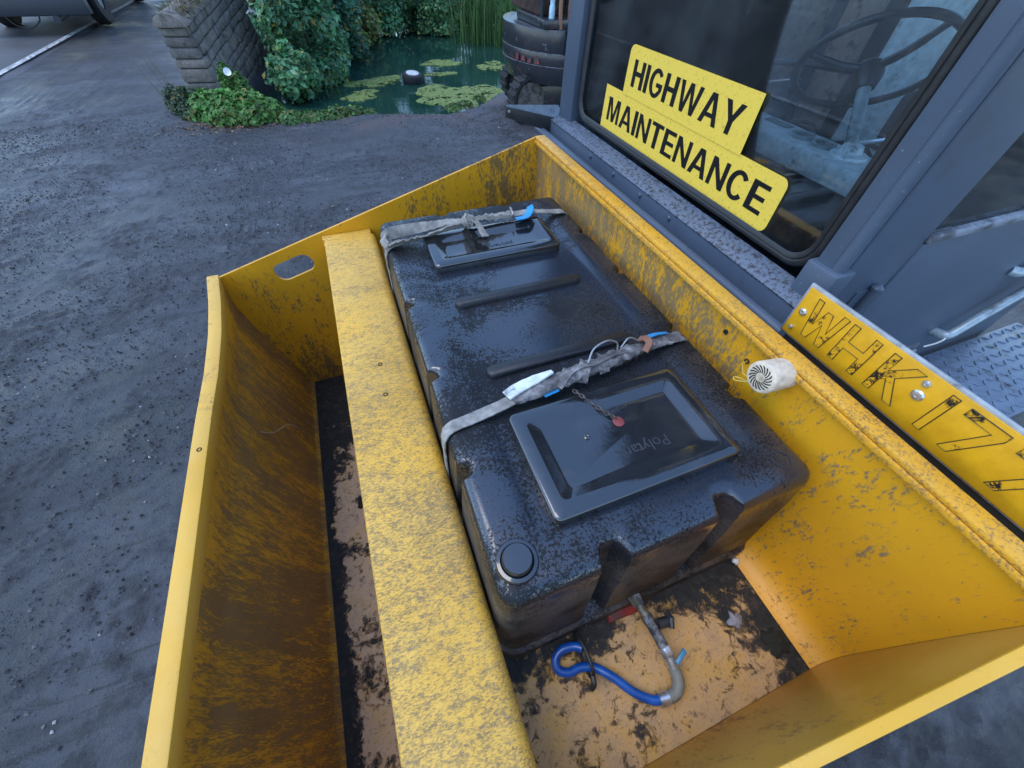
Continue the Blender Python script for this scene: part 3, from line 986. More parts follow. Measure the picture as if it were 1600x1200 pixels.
# undercarriage: two tracks along X
def track(yc, x0, x1, r_=0.25, w=0.24):
    m_ = MB()
    path = []
    for i in range(13):
        q = math.pi / 2 + math.pi * i / 12
        path.append((x0 + math.cos(q) * r_, 0.27 + math.sin(q) * r_))
    for i in range(13):
        q = -math.pi / 2 + math.pi * i / 12
        path.append((x1 + math.cos(q) * r_, 0.27 + math.sin(q) * r_))
    P = [[(x, yc - w / 2, z_), (x, yc + w / 2, z_)] for x, z_ in path + path[:1]]
    m_.grid(P)
    tr = m_.mesh('track_belt')
    o = mkobj('track_belt', tr, rub, ex)
    so = o.modifiers.new('thick', 'SOLIDIFY')
    so.thickness = 0.035
    so.offset = 0
    L = np.array(path + path[:1])
    d = np.concatenate([[0], np.cumsum(np.hypot(*np.diff(L, axis=0).T))])
    for k in range(int(d[-1] / 0.085)):
        s_ = k * 0.085
        x, z_ = np.interp(s_, d, L[:, 0]), np.interp(s_, d, L[:, 1])
        x2, z2 = np.interp(s_ + 0.01, d, L[:, 0]), np.interp(s_ + 0.01, d, L[:, 1])
        t_ = Vector((x2 - x, 0, z2 - z_)).normalized()
        n_ = Vector((t_.z, 0, -t_.x))
        if n_.dot(Vector((x - (x0 + x1) / 2, 0, z_ - 0.27))) < 0:
            n_ = -n_
        m_ = MB()
        c_ = Vector((x, yc, z_)) + n_ * 0.015
        m_.prism([c_ - t_ * .022 - Vector((0, w / 2, 0)), c_ + t_ * .022 - Vector((0, w / 2, 0)), c_ + t_ * .015 + n_ * .024 - Vector((0, w / 2, 0)), c_ - t_ * .015 + n_ * .024 - Vector((0, w / 2, 0))], (0, w, 0))
        m_.build('track_pad', rub, o)
    for x in (x0, x1):
        m_ = MB()
        m_.lathe([(0.05, -0.09), (0.2, -0.08), (0.225, -0.03), (0.225, 0.03), (0.2, 0.08), (0.05, 0.09)], (x, yc, 0.27), (0, 1, 0), 24)
        m_.build('idler', simple('track_steel', (0.16, 0.145, 0.14), 0.5, metal=0.5, dirt=0.5), ex, smooth=True)
    m_ = MB(); m_.box(x0 + .1, x1 - .1, yc - .07, yc + .07, .12, .42); m_.build('track_frame', EXK, ex, .02)
track(6.05, 2.62, 4.0)
track(6.98, 2.85, 4.0)
m = MB(); m.lathe([(0.32, 0.4), (0.32, 0.469)], (XC[0], 6.5, 0), (0, 0, 1), 24); m.box(2.8, 3.7, 6.1, 6.9, 0.2, 0.42); m.build('undercarriage', EXK, ex)
# spray bottle standing on the hood lip
bt = thing('spray_bottle', 'pale blue bottle standing on the excavator counterweight', 'bottle', (2.76, 5.80, 1.12))
m = MB(); m.lathe([(0.0, 0.0), (0.034, 0.0), (0.036, 0.01), (0.034, 0.10), (0.026, 0.125), (0.03, 0.15), (0.03, 0.17), (0.016, 0.20)], (2.76, 5.80, 1.12), (0, 0, 1), 18)
m.build('body', simple('bottle_blue', (0.42, 0.62, 0.72), 0.35), bt, smooth=True)
m = MB(); m.lathe([(0.016, 0.2), (0.016, 0.225), (0.009, 0.235), (0.0, 0.236)], (2.76, 5.80, 1.12), (0, 0, 1), 14)
m.build('nozzle', simple('white_plastic', (0.75, 0.76, 0.78), 0.4), bt, smooth=True)
# sacks / mud lump beside the track
# ================================================================== YELLOW BUCKET
def yellow(name, amount, fine=55, aniso=(1, 1, 1), rot=(0, 0, 0), gcol=(0.075, 0.062, 0.048), base=(0.62, 0.335, 0.018), big=2.2, region=None, soft=0.05, fade=None, bumpk=0.25, rk=0.20, wts=(0.45, 0.35, 0.35)):
    """amount 0..1: share of paint under grime. region: function(b)->0..1 extra weight"""
    b = NB(name)
    vec = b.mapping(aniso, rot)
    n0 = b.noise(big, 5, 0.6, 0.3, vec)
    n1 = b.noise(fine, 9, 0.72, 0.2, vec)
    n2 = b.noise(fine * 0.22, 8, 0.7, 0.5, vec)
    pn = b.noise(3.0, 4, 0.5)
    col = b.ramp(pn, [(0.3, tuple(q * 0.86 for q in base)), (0.7, tuple(min(1, q * 1.10) for q in base))])
    if fade:
        col = b.mix(b.math('MULTIPLY', b.smooth(b.noise(4.5, 6, 0.65), 0.38, 0.62), fade), col, (0.74, 0.45, 0.10))
    w = b.math('ADD', b.math('MULTIPLY', n0, wts[0]), b.math('MULTIPLY', n2, wts[1]))
    w = b.math('ADD', w, b.math('MULTIPLY', n1, wts[2]))
    if region is not None:
        w = b.math('ADD', w, b.math('MULTIPLY', region(b), rk))
        w = b.math('SUBTRACT', w, rk * 0.5)
    thr = sum(wts) * 0.5 + (0.5 - amount) * 0.26
    mask = b.smooth(w, thr - soft, thr + soft)
    g = b.mix(b.noise(9, 6, 0.7), tuple(q * 0.6 for q in gcol), tuple(q * 1.7 for q in gcol))
    col = b.mix(b.math('MULTIPLY', mask, 0.9), col, g)
    # dark specks and scratches
    sp = b.smooth(b.noise(120, 6, 0.75), 0.665, 0.70)
    col = b.mix(b.math('MULTIPLY', sp, 0.7), col, (0.05, 0.035, 0.02))
    # rust freckles
    ru = b.math('MULTIPLY', b.smooth(b.noise(26, 8, 0.75), 0.67, 0.71), 0.8)
    col = b.mix(ru, col, (0.13, 0.045, 0.015))
    rg = b.mix(mask, 0.40, 0.72)
    hgt = b.math('ADD', b.math('MULTIPLY', mask, 0.5), b.math('MULTIPLY', n1, 0.5))
    b.set(color=col, rough=rg, spec=0.45, normal=b.bump(hgt, bumpk, 0.004))
    return b.m
Y_LIP = yellow('paint_lip', 0.16, 120, base=(0.76, 0.40, 0.035), gcol=(0.34, 0.19, 0.06), fade=0.35)
Y_RIM = yellow('paint_rim', 0.36, 200, (1, 0.9, 1), base=(0.76, 0.36, 0.02), gcol=(0.26, 0.135, 0.045), fade=0.3, big=4, wts=(0.12, 0.28, 0.66), soft=0.04)
Y_BEAM = yellow('paint_beam', 0.44, 170, (1.0, 2.2, 1), (0, 0, 0.45), gcol=(0.17, 0.12, 0.065), base=(0.77, 0.41, 0.035), big=1.8, soft=0.075, fade=0.35, wts=(0.20, 0.32, 0.60))
Y_PANEL = yellow('paint_front_panel', 0.50, 110, (1.0, 2.8, 0.40), (0.55, 0, 0), gcol=(0.185, 0.115, 0.052), base=(0.76, 0.375, 0.02), big=2.6, soft=0.06, rk=0.06, bumpk=0.5, wts=(0.36, 0.46, 0.58),
                 region=lambda b: b.smooth(b.xyz(2), H - 0.96, H - 1.10))
Y_END = yellow('paint_end_wall', 0.35, 120, (1, 1, 0.4), gcol=(0.13, 0.085, 0.032), base=(0.72, 0.335, 0.011), big=3.6, rk=0.09, wts=(0.30, 0.42, 0.56),
               region=lambda b: b.math('ADD', b.smooth(b.xyz(2), H - 1.20, H - 1.65), b.math('MULTIPLY', b.smooth(b.xyz(0), 0.05, 0.4), 0.6)))
Y_REAR = yellow('paint_rear_wall', 0.41, 130, (1, 1, 0.40), gcol=(0.17, 0.12, 0.06), base=(0.75, 0.345, 0.012), big=6.0, rk=0.11, soft=0.045, wts=(0.26, 0.42, 0.58),
                region=lambda b: b.smooth(b.xyz(1), 0.15, 0.60))
Y_NEAR = yellow('paint_near_wall', 0.24, 110, (1, 1, 0.6), gcol=(0.24, 0.13, 0.05), base=(0.62, 0.31, 0.035), big=2.0, fade=0.3)

# peeling dirt on the bucket floor
def floor_material(name, tans):
    b = NB(name)
    n0 = b.noise(4.0, 5, 0.6, 0.6)
    n1 = b.noise(34, 9, 0.72, 0.5)
    n2 = b.noise(10, 8, 0.7, 0.8)
    tan = b.ramp(b.noise(14, 7, 0.7), tans)
    dirt = b.ramp(b.noise(40, 6, 0.7), [(0.35, (0.006, 0.007, 0.006)), (0.6, (0.022, 0.022, 0.020)), (0.75, (0.09, 0.08, 0.075))])
    fr = b.smooth(b.xyz(0), -0.40, -0.47)                   # gutter along the front panel
    rr_ = b.smooth(b.xyz(0), 0.42, 0.66)                    # heap along the rear wall
    far_ = b.math('MULTIPLY', b.smooth(b.xyz(1), 0.95, 1.35), b.smooth(b.xyz(0), -0.05, -0.15))
    tk = b.math('MULTIPLY', b.smooth(b.xyz(1), -0.02, 0.08), b.smooth(b.xyz(0), -0.05, 0.05))
    w = b.math('ADD', b.math('MULTIPLY', n0, 0.5), b.math('MULTIPLY', n2, 0.32))
    w = b.math('ADD', w, b.math('MULTIPLY', n1, 0.36))
    w = b.math('SUBTRACT', w, 0.03)
    for q, k in ((fr, 0.20), (rr_, 0.07), (far_, 0.14), (tk, 0.10)):
        w = b.math('ADD', w, b.math('MULTIPLY', q, k))
    mask = b.smooth(w, 0.585, 0.635)
    c = b.mix(mask, tan, dirt)
    c = b.mix(b.math('MULTIPLY', b.smooth(n1, 0.54, 0.62), 0.55), c, (0.075, 0.05, 0.04))
    c = b.mix(b.math('MULTIPLY', b.smooth(b.noise(120, 6, 0.75), 0.56, 0.64), 0.6), c, (0.04, 0.03, 0.025))
    hgt = b.math('ADD', b.math('MULTIPLY', mask, 1.0), b.math('MULTIPLY', n1, 0.6))
    b.set(color=c, rough=b.mix(mask, 0.62, 0.8), normal=b.bump(hgt, 0.7, 0.012))
    return b.m
FLOORM = floor_material('rear_floor_paint', [(0.3, (0.42, 0.27, 0.15)), (0.5, (0.58, 0.345, 0.14)), (0.72, (0.62, 0.34, 0.06))])
FLOORF = floor_material('front_floor_mud_lightened', [(0.3, (0.50, 0.33, 0.21)), (0.5, (0.66, 0.44, 0.26)), (0.72, (0.68, 0.42, 0.16))])  # dried mud, its tans raised to brighten the deep front trough

bk = thing('tipping_bucket', 'wide yellow steel bucket with worn paint holding the black tank', 'bucket', (0.1, 0.7, 0.27))
YF, YN = 1.64, -0.19
def lip_in(y):
    return float(np.interp(y, [0.0, 0.9, 1.08, 1.27, 1.456, 1.64], [-0.548, -0.548, -0.544, -0.549, -0.565, -0.588]))
ysamp = list(np.linspace(YN, 0.9, 10)) + list(np.linspace(0.95, YF, 22))
# lip bar
m = MB()
P = []
for y in ysamp:
    x = lip_in(y)
    P.append([W(x, y, -0.935), W(x - 0.043, y, -0.935), W(x - 0.046, y, -0.985), W(x - 0.004, y, -0.985), W(x, y, -0.935)])
m.grid(P)
m.add(P[0][:4], [(0, 1, 2, 3)])
m.add(P[-1][:4], [(0, 1, 2, 3)])
m.build('lip', Y_LIP, bk, bevel=0.004, seg=2)
# front panel
m = MB()
prof = [(0.0, -0.975), (-0.016, -1.10), (0.002, -1.26), (0.028, -1.42), (0.052, -1.56), (0.068, -1.625), (0.082, -1.64)]
sub = []
for (a0, b0), (a1, b1) in zip(prof[:-1], prof[1:]):
    for k in range(4):
        t_ = k / 4
        sub.append((a0 + (a1 - a0) * t_, b0 + (b1 - b0) * t_))
sub.append(prof[-1])
for side in (0, 1):
    G = []
    for y in ysamp:
        row = []
        for (dx, z_) in sub:
            k = np.clip((-0.975 - z_) / 0.5, 0, 1)
            x = lip_in(y) * (1 - k) + (-0.548) * k + dx - 0.004
            row.append(W(x - side * 0.012, y, z_))
        G.append(row)
    m.grid(G)
m.build('front_panel', Y_PANEL, bk, smooth=True, angle=60)
# red/white tape on the outside of the lip
m = MB()
P = []
for y in np.linspace(1.36, 1.50, 6):
    P.append([W(lip_in(y) - 0.0445, y, -0.937), W(lip_in(y) - 0.0490, y, -0.982)])
m.grid(P)
m.build('red_tape', simple('red_tape', (0.5, 0.03, 0.06), 0.4), bk)
# floors and the step between them
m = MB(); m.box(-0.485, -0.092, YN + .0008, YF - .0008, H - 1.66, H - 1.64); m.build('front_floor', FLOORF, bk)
m = MB(); m.box(-0.10, -0.09, YN + .0008, YF - .0008, H - 1.6395, H - 1.1225); m.build('floor_step', Y_PANEL, bk)
m = MB(); m.box(-0.10, 0.708, YN + .0008, YF - .0008, H - 1.122, H - 1.10); m.build('rear_floor', FLOORM, bk)
# rear wall with bent foot
m = MB()
prof = [(0.695, -1.098), (0.715, -1.092), (0.735, -1.075), (0.748, -1.05), (0.753, -1.02), (0.756, -0.96), (0.762, -0.85), (0.764, -0.75), (0.760, -0.62), (0.756, -0.597)]
for side in (0, 1):
    m.grid([[W(x + side * 0.012, y, z_) for (x, z_) in prof] for y in np.linspace(YN + .0006, YF - .0006, 12)])
m.build('rear_wall', Y_REAR, bk, smooth=True, angle=60)
# rim: folded angle along the top
m = MB()
m.box(0.750, 0.792, YN - 0.012, YF + 0.010, H - 0.588, H - 0.575)
m.build('rim', Y_RIM, bk, bevel=0.004)
m = MB()
m.box(0.747, 0.7555, YN - 0.010, YF + 0.008, H - 0.602, H - 0.5885)
m.build('rim_return', Y_RIM, bk, bevel=0.002)
# end walls
far_poly = [(-0.598, -0.952), (0.752, -0.578), (0.778, -0.62), (0.778, -1.12), (-0.09, -1.12), (-0.09, -1.655), (-0.49, -1.655), (-0.545, -1.42), (-0.59, -1.26), (-0.606, -1.1)]
hole = []
hc, hs = (-0.318, -0.963), 0.262
for k in range(28):
    q = 2 * math.pi * k / 28
    u = 0.045 * (1 if math.cos(q) > 0 else -1) + 0.036 * math.cos(q)
    v = 0.040 * math.sin(q)
    ca, sa = math.cos(math.atan(hs)), math.sin(math.atan(hs))
    hole.append((hc[0] + u * ca - v * sa, hc[1] + u * sa + v * ca))
plate_xz(far_poly, [hole], YF, 0.010, 'end_wall', Y_END, bk)
near_poly = [(-0.570, -0.995), (0.752, -0.580), (0.778, -0.62), (0.778, -1.12), (-0.09, -1.12), (-0.09, -1.655), (-0.49, -1.655), (-0.57, -1.26)]
plate_xz(near_poly, [], YN - 0.012, 0.012, 'end_wall', Y_NEAR, bk)
# flat bar along the top of the near end wall
m = MB()
d = Vector((1, 0, 0.3165)).normalized()
m.prism([W(-0.550, YN - 0.0125, -0.990), W(0.747, YN - 0.0125, -0.5795), W(0.747, YN - 0.0125, -0.5700), W(-0.550, YN - 0.0125, -0.9805)], (0, 0.0170, 0))
m.build('end_wall_bar', Y_LIP, bk, bevel=0.003)
# box beam across the mouth
m = MB()
sec = [(-0.167, -0.93), (-0.167, -0.860)]
sec += [(-0.159 - 0.008 * math.cos(q), -0.860 + 0.010 * math.sin(q)) for q in np.linspace(0.3, math.pi / 2, 4)]
sec += [(0.005, -0.850)]
sec += [(0.005 + 0.028 * math.sin(q), -0.878 + 0.028 * math.cos(q)) for q in np.linspace(0.2, math.pi / 2, 7)]
sec += [(0.033, -0.93)]
m.grid([[W(x, y, z_) for x, z_ in sec] + [W(sec[0][0], y, sec[0][1])] for y in np.linspace(YN + .003, 1.612, 8)])
m.add([W(x, 1.612, z_) for x, z_ in sec], [tuple(range(len(sec)))])
m.build('cross_beam', Y_BEAM, bk, smooth=True, angle=40)
m = MB()
m.prism([W(-0.169, 1.572, -0.852), W(-0.169, 1.639, -0.868), W(-0.169, 1.639, -0.876), W(-0.169, 1.572, -0.858)], (0.190, 0, 0))
m.prism([W(-0.172, 1.612, -0.850), W(-0.172, 1.638, -0.846), W(-0.172, 1.638, -0.92), W(-0.172, 1.612, -0.92)], (0.19, 0, 0))
m.build('beam_bracket', Y_BEAM, bk, bevel=0.003)
HOLE = simple('hole_dark', (0.012, 0.01, 0.008), 0.8)
for (x, y, z_, ax) in ((-0.062, 0.855, -0.8495, (0, 0, 1)), (-0.066, 0.737, -0.8495, (0, 0, 1)), (-0.568, 0.79, -0.9345, (0, 0, 1)), (0.7585, 0.47, -0.64, (-1, 0, 0)), (0.7595, 0.385, -0.66, (-1, 0, 0)), (0.7585, 0.33, -0.607, (-1, 0, 0))):
    m = MB(); m.lathe([(0.0065, -0.004), (0.0065, 0.0008), (0.0045, 0.0014), (0.004, -0.002), (0, -0.002)], W(x, y, z_), ax, 14); m.build('bolt_hole', HOLE, bk, smooth=True)
# hidden underframe that carries the bucket
m = MB()
m.box(0.05, 0.6, 0.35, 0.5, 0.55, H - 1.1225); m.box(0.05, 0.6, 1.0, 1.15, 0.55, H - 1.1225)
m.build('underframe', simple('chassis_black', (0.02, 0.02, 0.022), 0.6), bk)

# ================================================================== WATER TANK
tk_ = thing('water_tank', 'black moulded plastic water tank strapped down in the yellow bucket', 'tank', (0.38, 0.75, H - 1.1))
b = NB('tank_plastic')
n0 = b.noise(4.5, 6, 0.62, 0.5)
nb = b.noise(170, 9, 0.72, 0.5)
nc = b.noise(210, 5, 0.7)
wear = b.math('ADD', b.math('MULTIPLY', nb, 0.62), b.math('MULTIPLY', n0, 0.62))
# paler, glossier patch in the middle of the top
zt = b.smooth(b.xyz(2), H - 0.712, H - 0.703)
cx_ = b.math('MULTIPLY', b.smooth(b.xyz(0), 0.16, 0.30), b.smooth(b.xyz(0), 0.62, 0.50))
cy_ = b.math('MULTIPLY', b.smooth(b.xyz(1), 0.50, 0.64), b.smooth(b.xyz(1), 1.16, 1.06))
mid_patch = b.math('MULTIPLY', b.math('MULTIPLY', cx_, cy_), zt)
wear2 = b.math('ADD', wear, b.math('MULTIPLY', mid_patch, 0.16))
msk = b.smooth(wear2, 0.600, 0.640)
c = b.mix(msk, (0.005, 0.006, 0.008), (0.012, 0.016, 0.026))
c = b.mix(b.math('MULTIPLY', mid_patch, b.smooth(b.noise(6, 5, 0.6), 0.42, 0.66)), c, (0.034, 0.031, 0.035))
side = b.smooth(b.xyz(2), H - 0.725, H - 0.80)
c = b.mix(b.math('MULTIPLY', side, b.smooth(b.noise(14, 7, 0.7), 0.38, 0.62)), c, (0.050, 0.041, 0.034))
rg = b.mix(msk, 0.55, 0.17)
rg = b.mix(side, rg, 0.5)
b.set(color=c, rough=rg, spec=b.mix(msk, 0.25, 0.85), ior=1.62, normal=b.bump(b.math('ADD', b.math('MULTIPLY', msk, 0.5), b.math('MULTIPLY', nc, 0.25)), 0.20, 0.003))
TANKM = b.m
b = NB('tank_lid_plastic')
n = b.noise(40, 6, 0.65)
sc = b.smooth(b.noise(9, 6, 0.7), 0.52, 0.70)
b.set(color=b.mix(b.math('MULTIPLY', sc, 0.5), (0.012, 0.013, 0.015), (0.05, 0.045, 0.04)), rough=b.ramp(n, [(0.35, 0.04), (0.7, 0.14)]), spec=1.0, ior=1.62, normal=b.bump(n, 0.06, 0.003))
LIDM = b.m
X0, X1, Y0, Y1, ZT, ZB = 0.047, 0.727, 0.108, 1.397, -0.700, -1.085
def tank_outline():
    """points along a rounded rectangle with outward normal and groove depth"""
    rc = 0.034
    segs = []
    pts = []
    def line(ax, ay, bx_, by, nrm, grooves, half):
        L = math.hypot(bx_ - ax, by - ay)
        s_ = sorted(set([0.0, L] + [g + half * k for g in grooves for k in (-1.25, -1.0, -0.75, -0.45, -0.15, 0.15, 0.45, 0.75, 1.0, 1.25)] + list(np.linspace(0, L, 14))))
        for q in s_:
            dep = 0
            for g in grooves:
                a_ = abs(q - g) / half
                if a_ < 1.25:
                    dep = max(dep, min(1, max(0, (1.0 - a_) * 2.0)) ** 0.7 if a_ < 1 else 0)
            pts.append((ax + (bx_ - ax) * q / L, ay + (by - ay) * q / L, nrm[0], nrm[1], dep))
    def corner(cx, cy, a0):
        for k in range(1, 8):
            q = math.radians(a0 + 90 * k / 8)
            pts.append((cx + rc * math.cos(q), cy + rc * math.sin(q), math.cos(q), math.sin(q), 0))
    line(X0 + rc, Y0, X1 - rc, Y0, (0, -1), [0.175, 0.425], 0.030)
    corner(X1 - rc, Y0 + rc, -90)
    line(X1, Y0 + rc, X1, Y1 - rc, (1, 0), [0.20, 0.43, 0.72, 0.97], 0.024)
    corner(X1 - rc, Y1 - rc, 0)
    line(X1 - rc, Y1, X0 + rc, Y1, (0, 1), [0.17, 0.42], 0.024)
    corner(X0 + rc, Y1 - rc, 90)
    line(X0, Y1 - rc, X0, Y0 + rc, (-1, 0), [0.13, 0.45, 0.73, 0.995], 0.020)
    corner(X0 + rc, Y0 + rc, 180)
    return pts
OUT = tank_outline()
def ring(off, zc, gd, draft=1.0):
    r_ = []
    for (x, y, nx_, ny_, dep) in OUT:
        g = gd * dep * (1.7 if ny_ < -0.9 else 1.0)
        if off < -0.03:          # flat top: shrink towards the middle instead of along the normals
            d_ = -off
            r_.append(W(min(max(x, X0 + d_), X1 - d_), min(max(y, Y0 + d_), Y1 - d_), zc))
            continue
        ox = off * (0.35 if (nx_ > 0.3 and off > 0) else 1.0)
        r_.append(W(x + nx_ * (ox - g), y + ny_ * (off * (1.5 if (ny_ < -0.5 and off > 0) else 1.0) - g), zc))
    return r_
m = MB()
rings = [ring(0.026, ZB, 0.0), ring(0.026, ZB + 0.012, 0.0), ring(0.024, ZB + 0.045, 0.0), ring(0.012, ZB + 0.055, 0.0), ring(0.018, ZB + 0.058, 0.022),
         ring(0.012, -0.93, 0.022), ring(0.006, -0.80, 0.022), ring(0.001, -0.735, 0.022)]
for k in range(0, 7):
    q = math.pi / 2 * k / 6
    rings.append(ring(0.001 - 0.026 * (1 - math.cos(q)), -0.7265 + 0.0265 * math.sin(q), 0.022 * (1 - 0.3 * k / 6)))
for off, dz in ((-0.068, 0.0), (-0.084, -0.0015), (-0.100, -0.006), (-0.115, -0.0085), (-0.17, -0.0085)):
    rings.append(ring(off, ZT + dz, 0.0))
m.grid([r_ + [r_[0]] for r_ in rings])
m.add(rings[-1], [tuple(range(len(OUT)))])
m.add(rings[0], [tuple(range(len(OUT)))])
m.build('shell', TANKM, tk_, smooth=True, angle=50)
# moulded ribs
def capsule(m_, xa, xb, yc, hw, zb, hh):
    P = []
    N = 14
    for t_, hgt_ in ((1.0, 0), (0.93, 0.75), (0.75, 1.0)):
        ring_ = []
        for k in range(N + 1):
            q = math.pi / 2 + math.pi * k / N
            ring_.append(W(xa + hw * t_ * math.cos(q), yc + hw * t_ * math.sin(q), zb + hh * hgt_))
        for k in range(N + 1):
            q = -math.pi / 2 + math.pi * k / N
            ring_.append(W(xb + hw * t_ * math.cos(q), yc + hw * t_ * math.sin(q), zb + hh * hgt_))
        P.append(ring_ + [ring_[0]])
    m_.grid(P)
    m_.add(P[-1][:-1], [tuple(range(len(P[-1]) - 1))])
for yc in (0.868, 0.592):
    m = MB(); capsule(m, 0.20, 0.555, yc, 0.019, ZT - 0.0095, 0.014); m.build('rib', simple('rib_plastic', (0.010, 0.011, 0.014), 0.42, scale=90, bump=0.3), tk_, smooth=True, angle=60)
# lids
def lid(x0, x1, y0, y1, zb, hh, name):
    m_ = MB()
    def rr4(dx, z_, rc):
        r_ = []
        for (cx, cy, a0) in ((x1 - dx - rc, y0 + dx + rc, -90), (x1 - dx - rc, y1 - dx - rc, 0), (x0 + dx + rc, y1 - dx - rc, 90), (x0 + dx + rc, y0 + dx + rc, 180)):
            for k in range(7):
                q = math.radians(a0 + 90 * k / 6)
                r_.append(W(cx + rc * math.cos(q), cy + rc * math.sin(q), z_))
        return r_
    R_ = [rr4(0, zb - 0.004, 0.016), rr4(0, zb + hh - 0.006, 0.016), rr4(0.002, zb + hh - 0.002, 0.015), rr4(0.006, zb + hh, 0.013), rr4(0.028, zb + hh, 0.014), rr4(0.033, zb + hh - 0.001, 0.014),
          rr4(0.052, zb + hh - 0.011, 0.010), rr4(0.058, zb + hh - 0.012, 0.008)]
    m_.grid([r_ + [r_[0]] for r_ in R_])
    m_.add(R_[-1], [tuple(range(len(R_[-1])))])
    return m_.build(name, LIDM, tk_, smooth=True, angle=50)
lidA = lid(0.178, 0.597, 0.200, 0.448, ZT - 0.004, 0.024, 'lid')
lidB = lid(0.168, 0.588, 1.030, 1.225, ZT - 0.004, 0.024, 'lid')
# moulded maker's name, upside down from here
EMB = simple('moulded_text', (0.035, 0.038, 0.045), 0.4, bump=0)
def lid_text(body, xc, yc, h_, zc, parent):
    for ch_i, ch in enumerate(body):
        pass
    co, fs_ = text_mesh(body)
    co = co[:, :2] - (co[:, :2].max(0) + co[:, :2].min(0)) / 2
    me_ = solid_from_flat(co, fs_, lambda u, v: W(xc - u * h_, yc - v * h_, zc), (0, 0, 0.0012))
    mkobj('moulded_name', me_, EMB, parent)
lid_text('Polytank', 0.415, 0.287, 0.036, ZT + 0.0078, lidA)
lid_text('polytank', 0.405, 0.388, 0.020, ZT + 0.0078, lidA)
lid_text('polytank', 0.40, 1.105, 0.026, ZT + 0.0078, lidB)
m = MB(); m.lathe([(0.0065, 0), (0.0065, 0.003), (0.004, 0.004), (0, 0.002)], W(0.318, 0.345, ZT + 0.0075), (0, 0, 1), 14); m.build('vent_pip', LIDM, lidA, smooth=True)
# screw cap and moulded ring
m = MB()
m.lathe([(0.037, -0.003), (0.037, 0.006), (0.035, 0.009), (0.029, 0.010), (0.0275, 0.006), (0.026, 0.008), (0.026, 0.019), (0.024, 0.0215), (0.0, 0.0222)], W(0.093, 0.170, ZT), (0, 0, 1), 40)
m.build('screw_cap', LIDM, tk_, smooth=True, angle=40)
m = MB()
m.lathe([(0.020, -0.001), (0.020, 0.0014), (0.0185, 0.0014), (0.0185, -0.001)], W(0.672, 0.163, ZT), (0, 0, 1), 32)
m.build('moulded_ring', EMB, tk_, smooth=True)

# ---- chain with red tag lying on the near lid
ch = thing('lid_chain', 'short chain with red tag lying on the nearer tank lid', 'chain', W(0.36, 0.42, ZT + 0.02))
IRON = simple('old_iron', (0.14, 0.11, 0.10), 0.5, metal=0.7, dirt=0.4)
cp = smooth_path([W(0.338, 0.452, ZT + 0.030), W(0.352, 0.430, ZT + 0.026), W(0.372, 0.405, ZT + 0.014), W(0.388, 0.378, ZT + 0.0125), W(0.398, 0.365, ZT + 0.0125)], 3)
for k in range(len(cp) - 1):
    a_, b_ = cp[k], cp[k + 1]
    mid, t_ = (a_ + b_) / 2, (b_ - a_).normalized()
    s_ = t_.cross(Vector((0, 0, 1))).normalized()
    if k % 2:
        s_ = (s_ * 0.5 + Vector((0, 0, 0.85))).normalized()
    L = (b_ - a_).length * 0.5 + 0.0022
    m = MB()
    m.tube([mid + t_ * (L * math.cos(q)) + s_ * (0.0042 * math.sin(q)) for q in np.linspace(0, 2 * math.pi, 13)], 0.0014, 6, False)
    m.build('link', IRON, ch, smooth=True)
m = MB(); m.lathe([(0.0, 0), (0.0125, 0), (0.013, 0.0015), (0.010, 0.0028), (0.004, 0.0026), (0.0, 0.004)], W(0.400, 0.356, ZT + 0.0085), (0.05, 0, 1), 20)
m.build('red_disc', simple('red_disc', (0.22, 0.045, 0.04), 0.5, dirt=0.4), ch, smooth=True)

# ---- ratchet straps
b = NB('webbing')
wv = b.noise(160, 4, 0.6)
n = b.noise(24, 7, 0.7)
c = b.ramp(n, [(0.3, (0.13, 0.12, 0.11)), (0.55, (0.30, 0.28, 0.25)), (0.75, (0.46, 0.44, 0.39))])
b.set(color=c, rough=0.85, normal=b.bump(b.math('ADD', wv, n), 0.5, 0.003))
WEB = b.m
b = NB('webbing_dirty')
n = b.noise(30, 8, 0.72)
c = b.ramp(n, [(0.32, (0.035, 0.032, 0.032)), (0.5, (0.13, 0.12, 0.12)), (0.70, (0.36, 0.35, 0.34))])
b.set(color=c, rough=0.7, normal=b.bump(n, 0.7, 0.006))
WEBD = b.m
BLUE = simple('blue_tape', (0.01, 0.24, 0.52), 0.35, var=0.1)
s1 = thing('ratchet_strap', 'grey webbing strap knotted over the farther tank lid', 'strap', W(0.35, 1.22, ZT), 'straps holding the tank down')
zt_ = ZT + 0.004
m = MB()
ribbon(m, [W(0.032, 1.225, -1.02), W(0.038, 1.22, -0.80), W(0.042, 1.215, -0.722), W(0.062, 1.215, zt_), W(0.10, 1.218, zt_ + 0.008)], 0.032, 0.003, 0, (-1, 0, 0), 0.15, 7, 1)
m.build('side_webbing', WEB, s1, smooth=True)
m = MB()
ribbon(m, [W(0.055, 1.205, zt_ + 0.004), W(0.075, 1.195, zt_ + 0.016), W(0.13, 1.195, zt_ + 0.02), W(0.20, 1.198, zt_ + 0.026), W(0.27, 1.208, zt_ + 0.034), W(0.32, 1.212, zt_ + 0.036)],
       [0.026, 0.036, 0.03, 0.022, 0.018], 0.005, [0.2, 0.7, 0.5, 0.9, 0.6], (0, 0, 1), 0.4, 7, 2)
ribbon(m, [W(0.055, 1.222, zt_ + 0.008), W(0.062, 1.238, zt_ + 0.026), W(0.12, 1.242, zt_ + 0.030), W(0.20, 1.232, zt_ + 0.036), W(0.27, 1.225, zt_ + 0.042), W(0.33, 1.218, zt_ + 0.036)],
       [0.03, 0.038, 0.034, 0.026, 0.018], 0.005, [0.3, -0.5, -0.2, 0.5, 0.3], (0, 0, 1), 0.4, 7, 3)
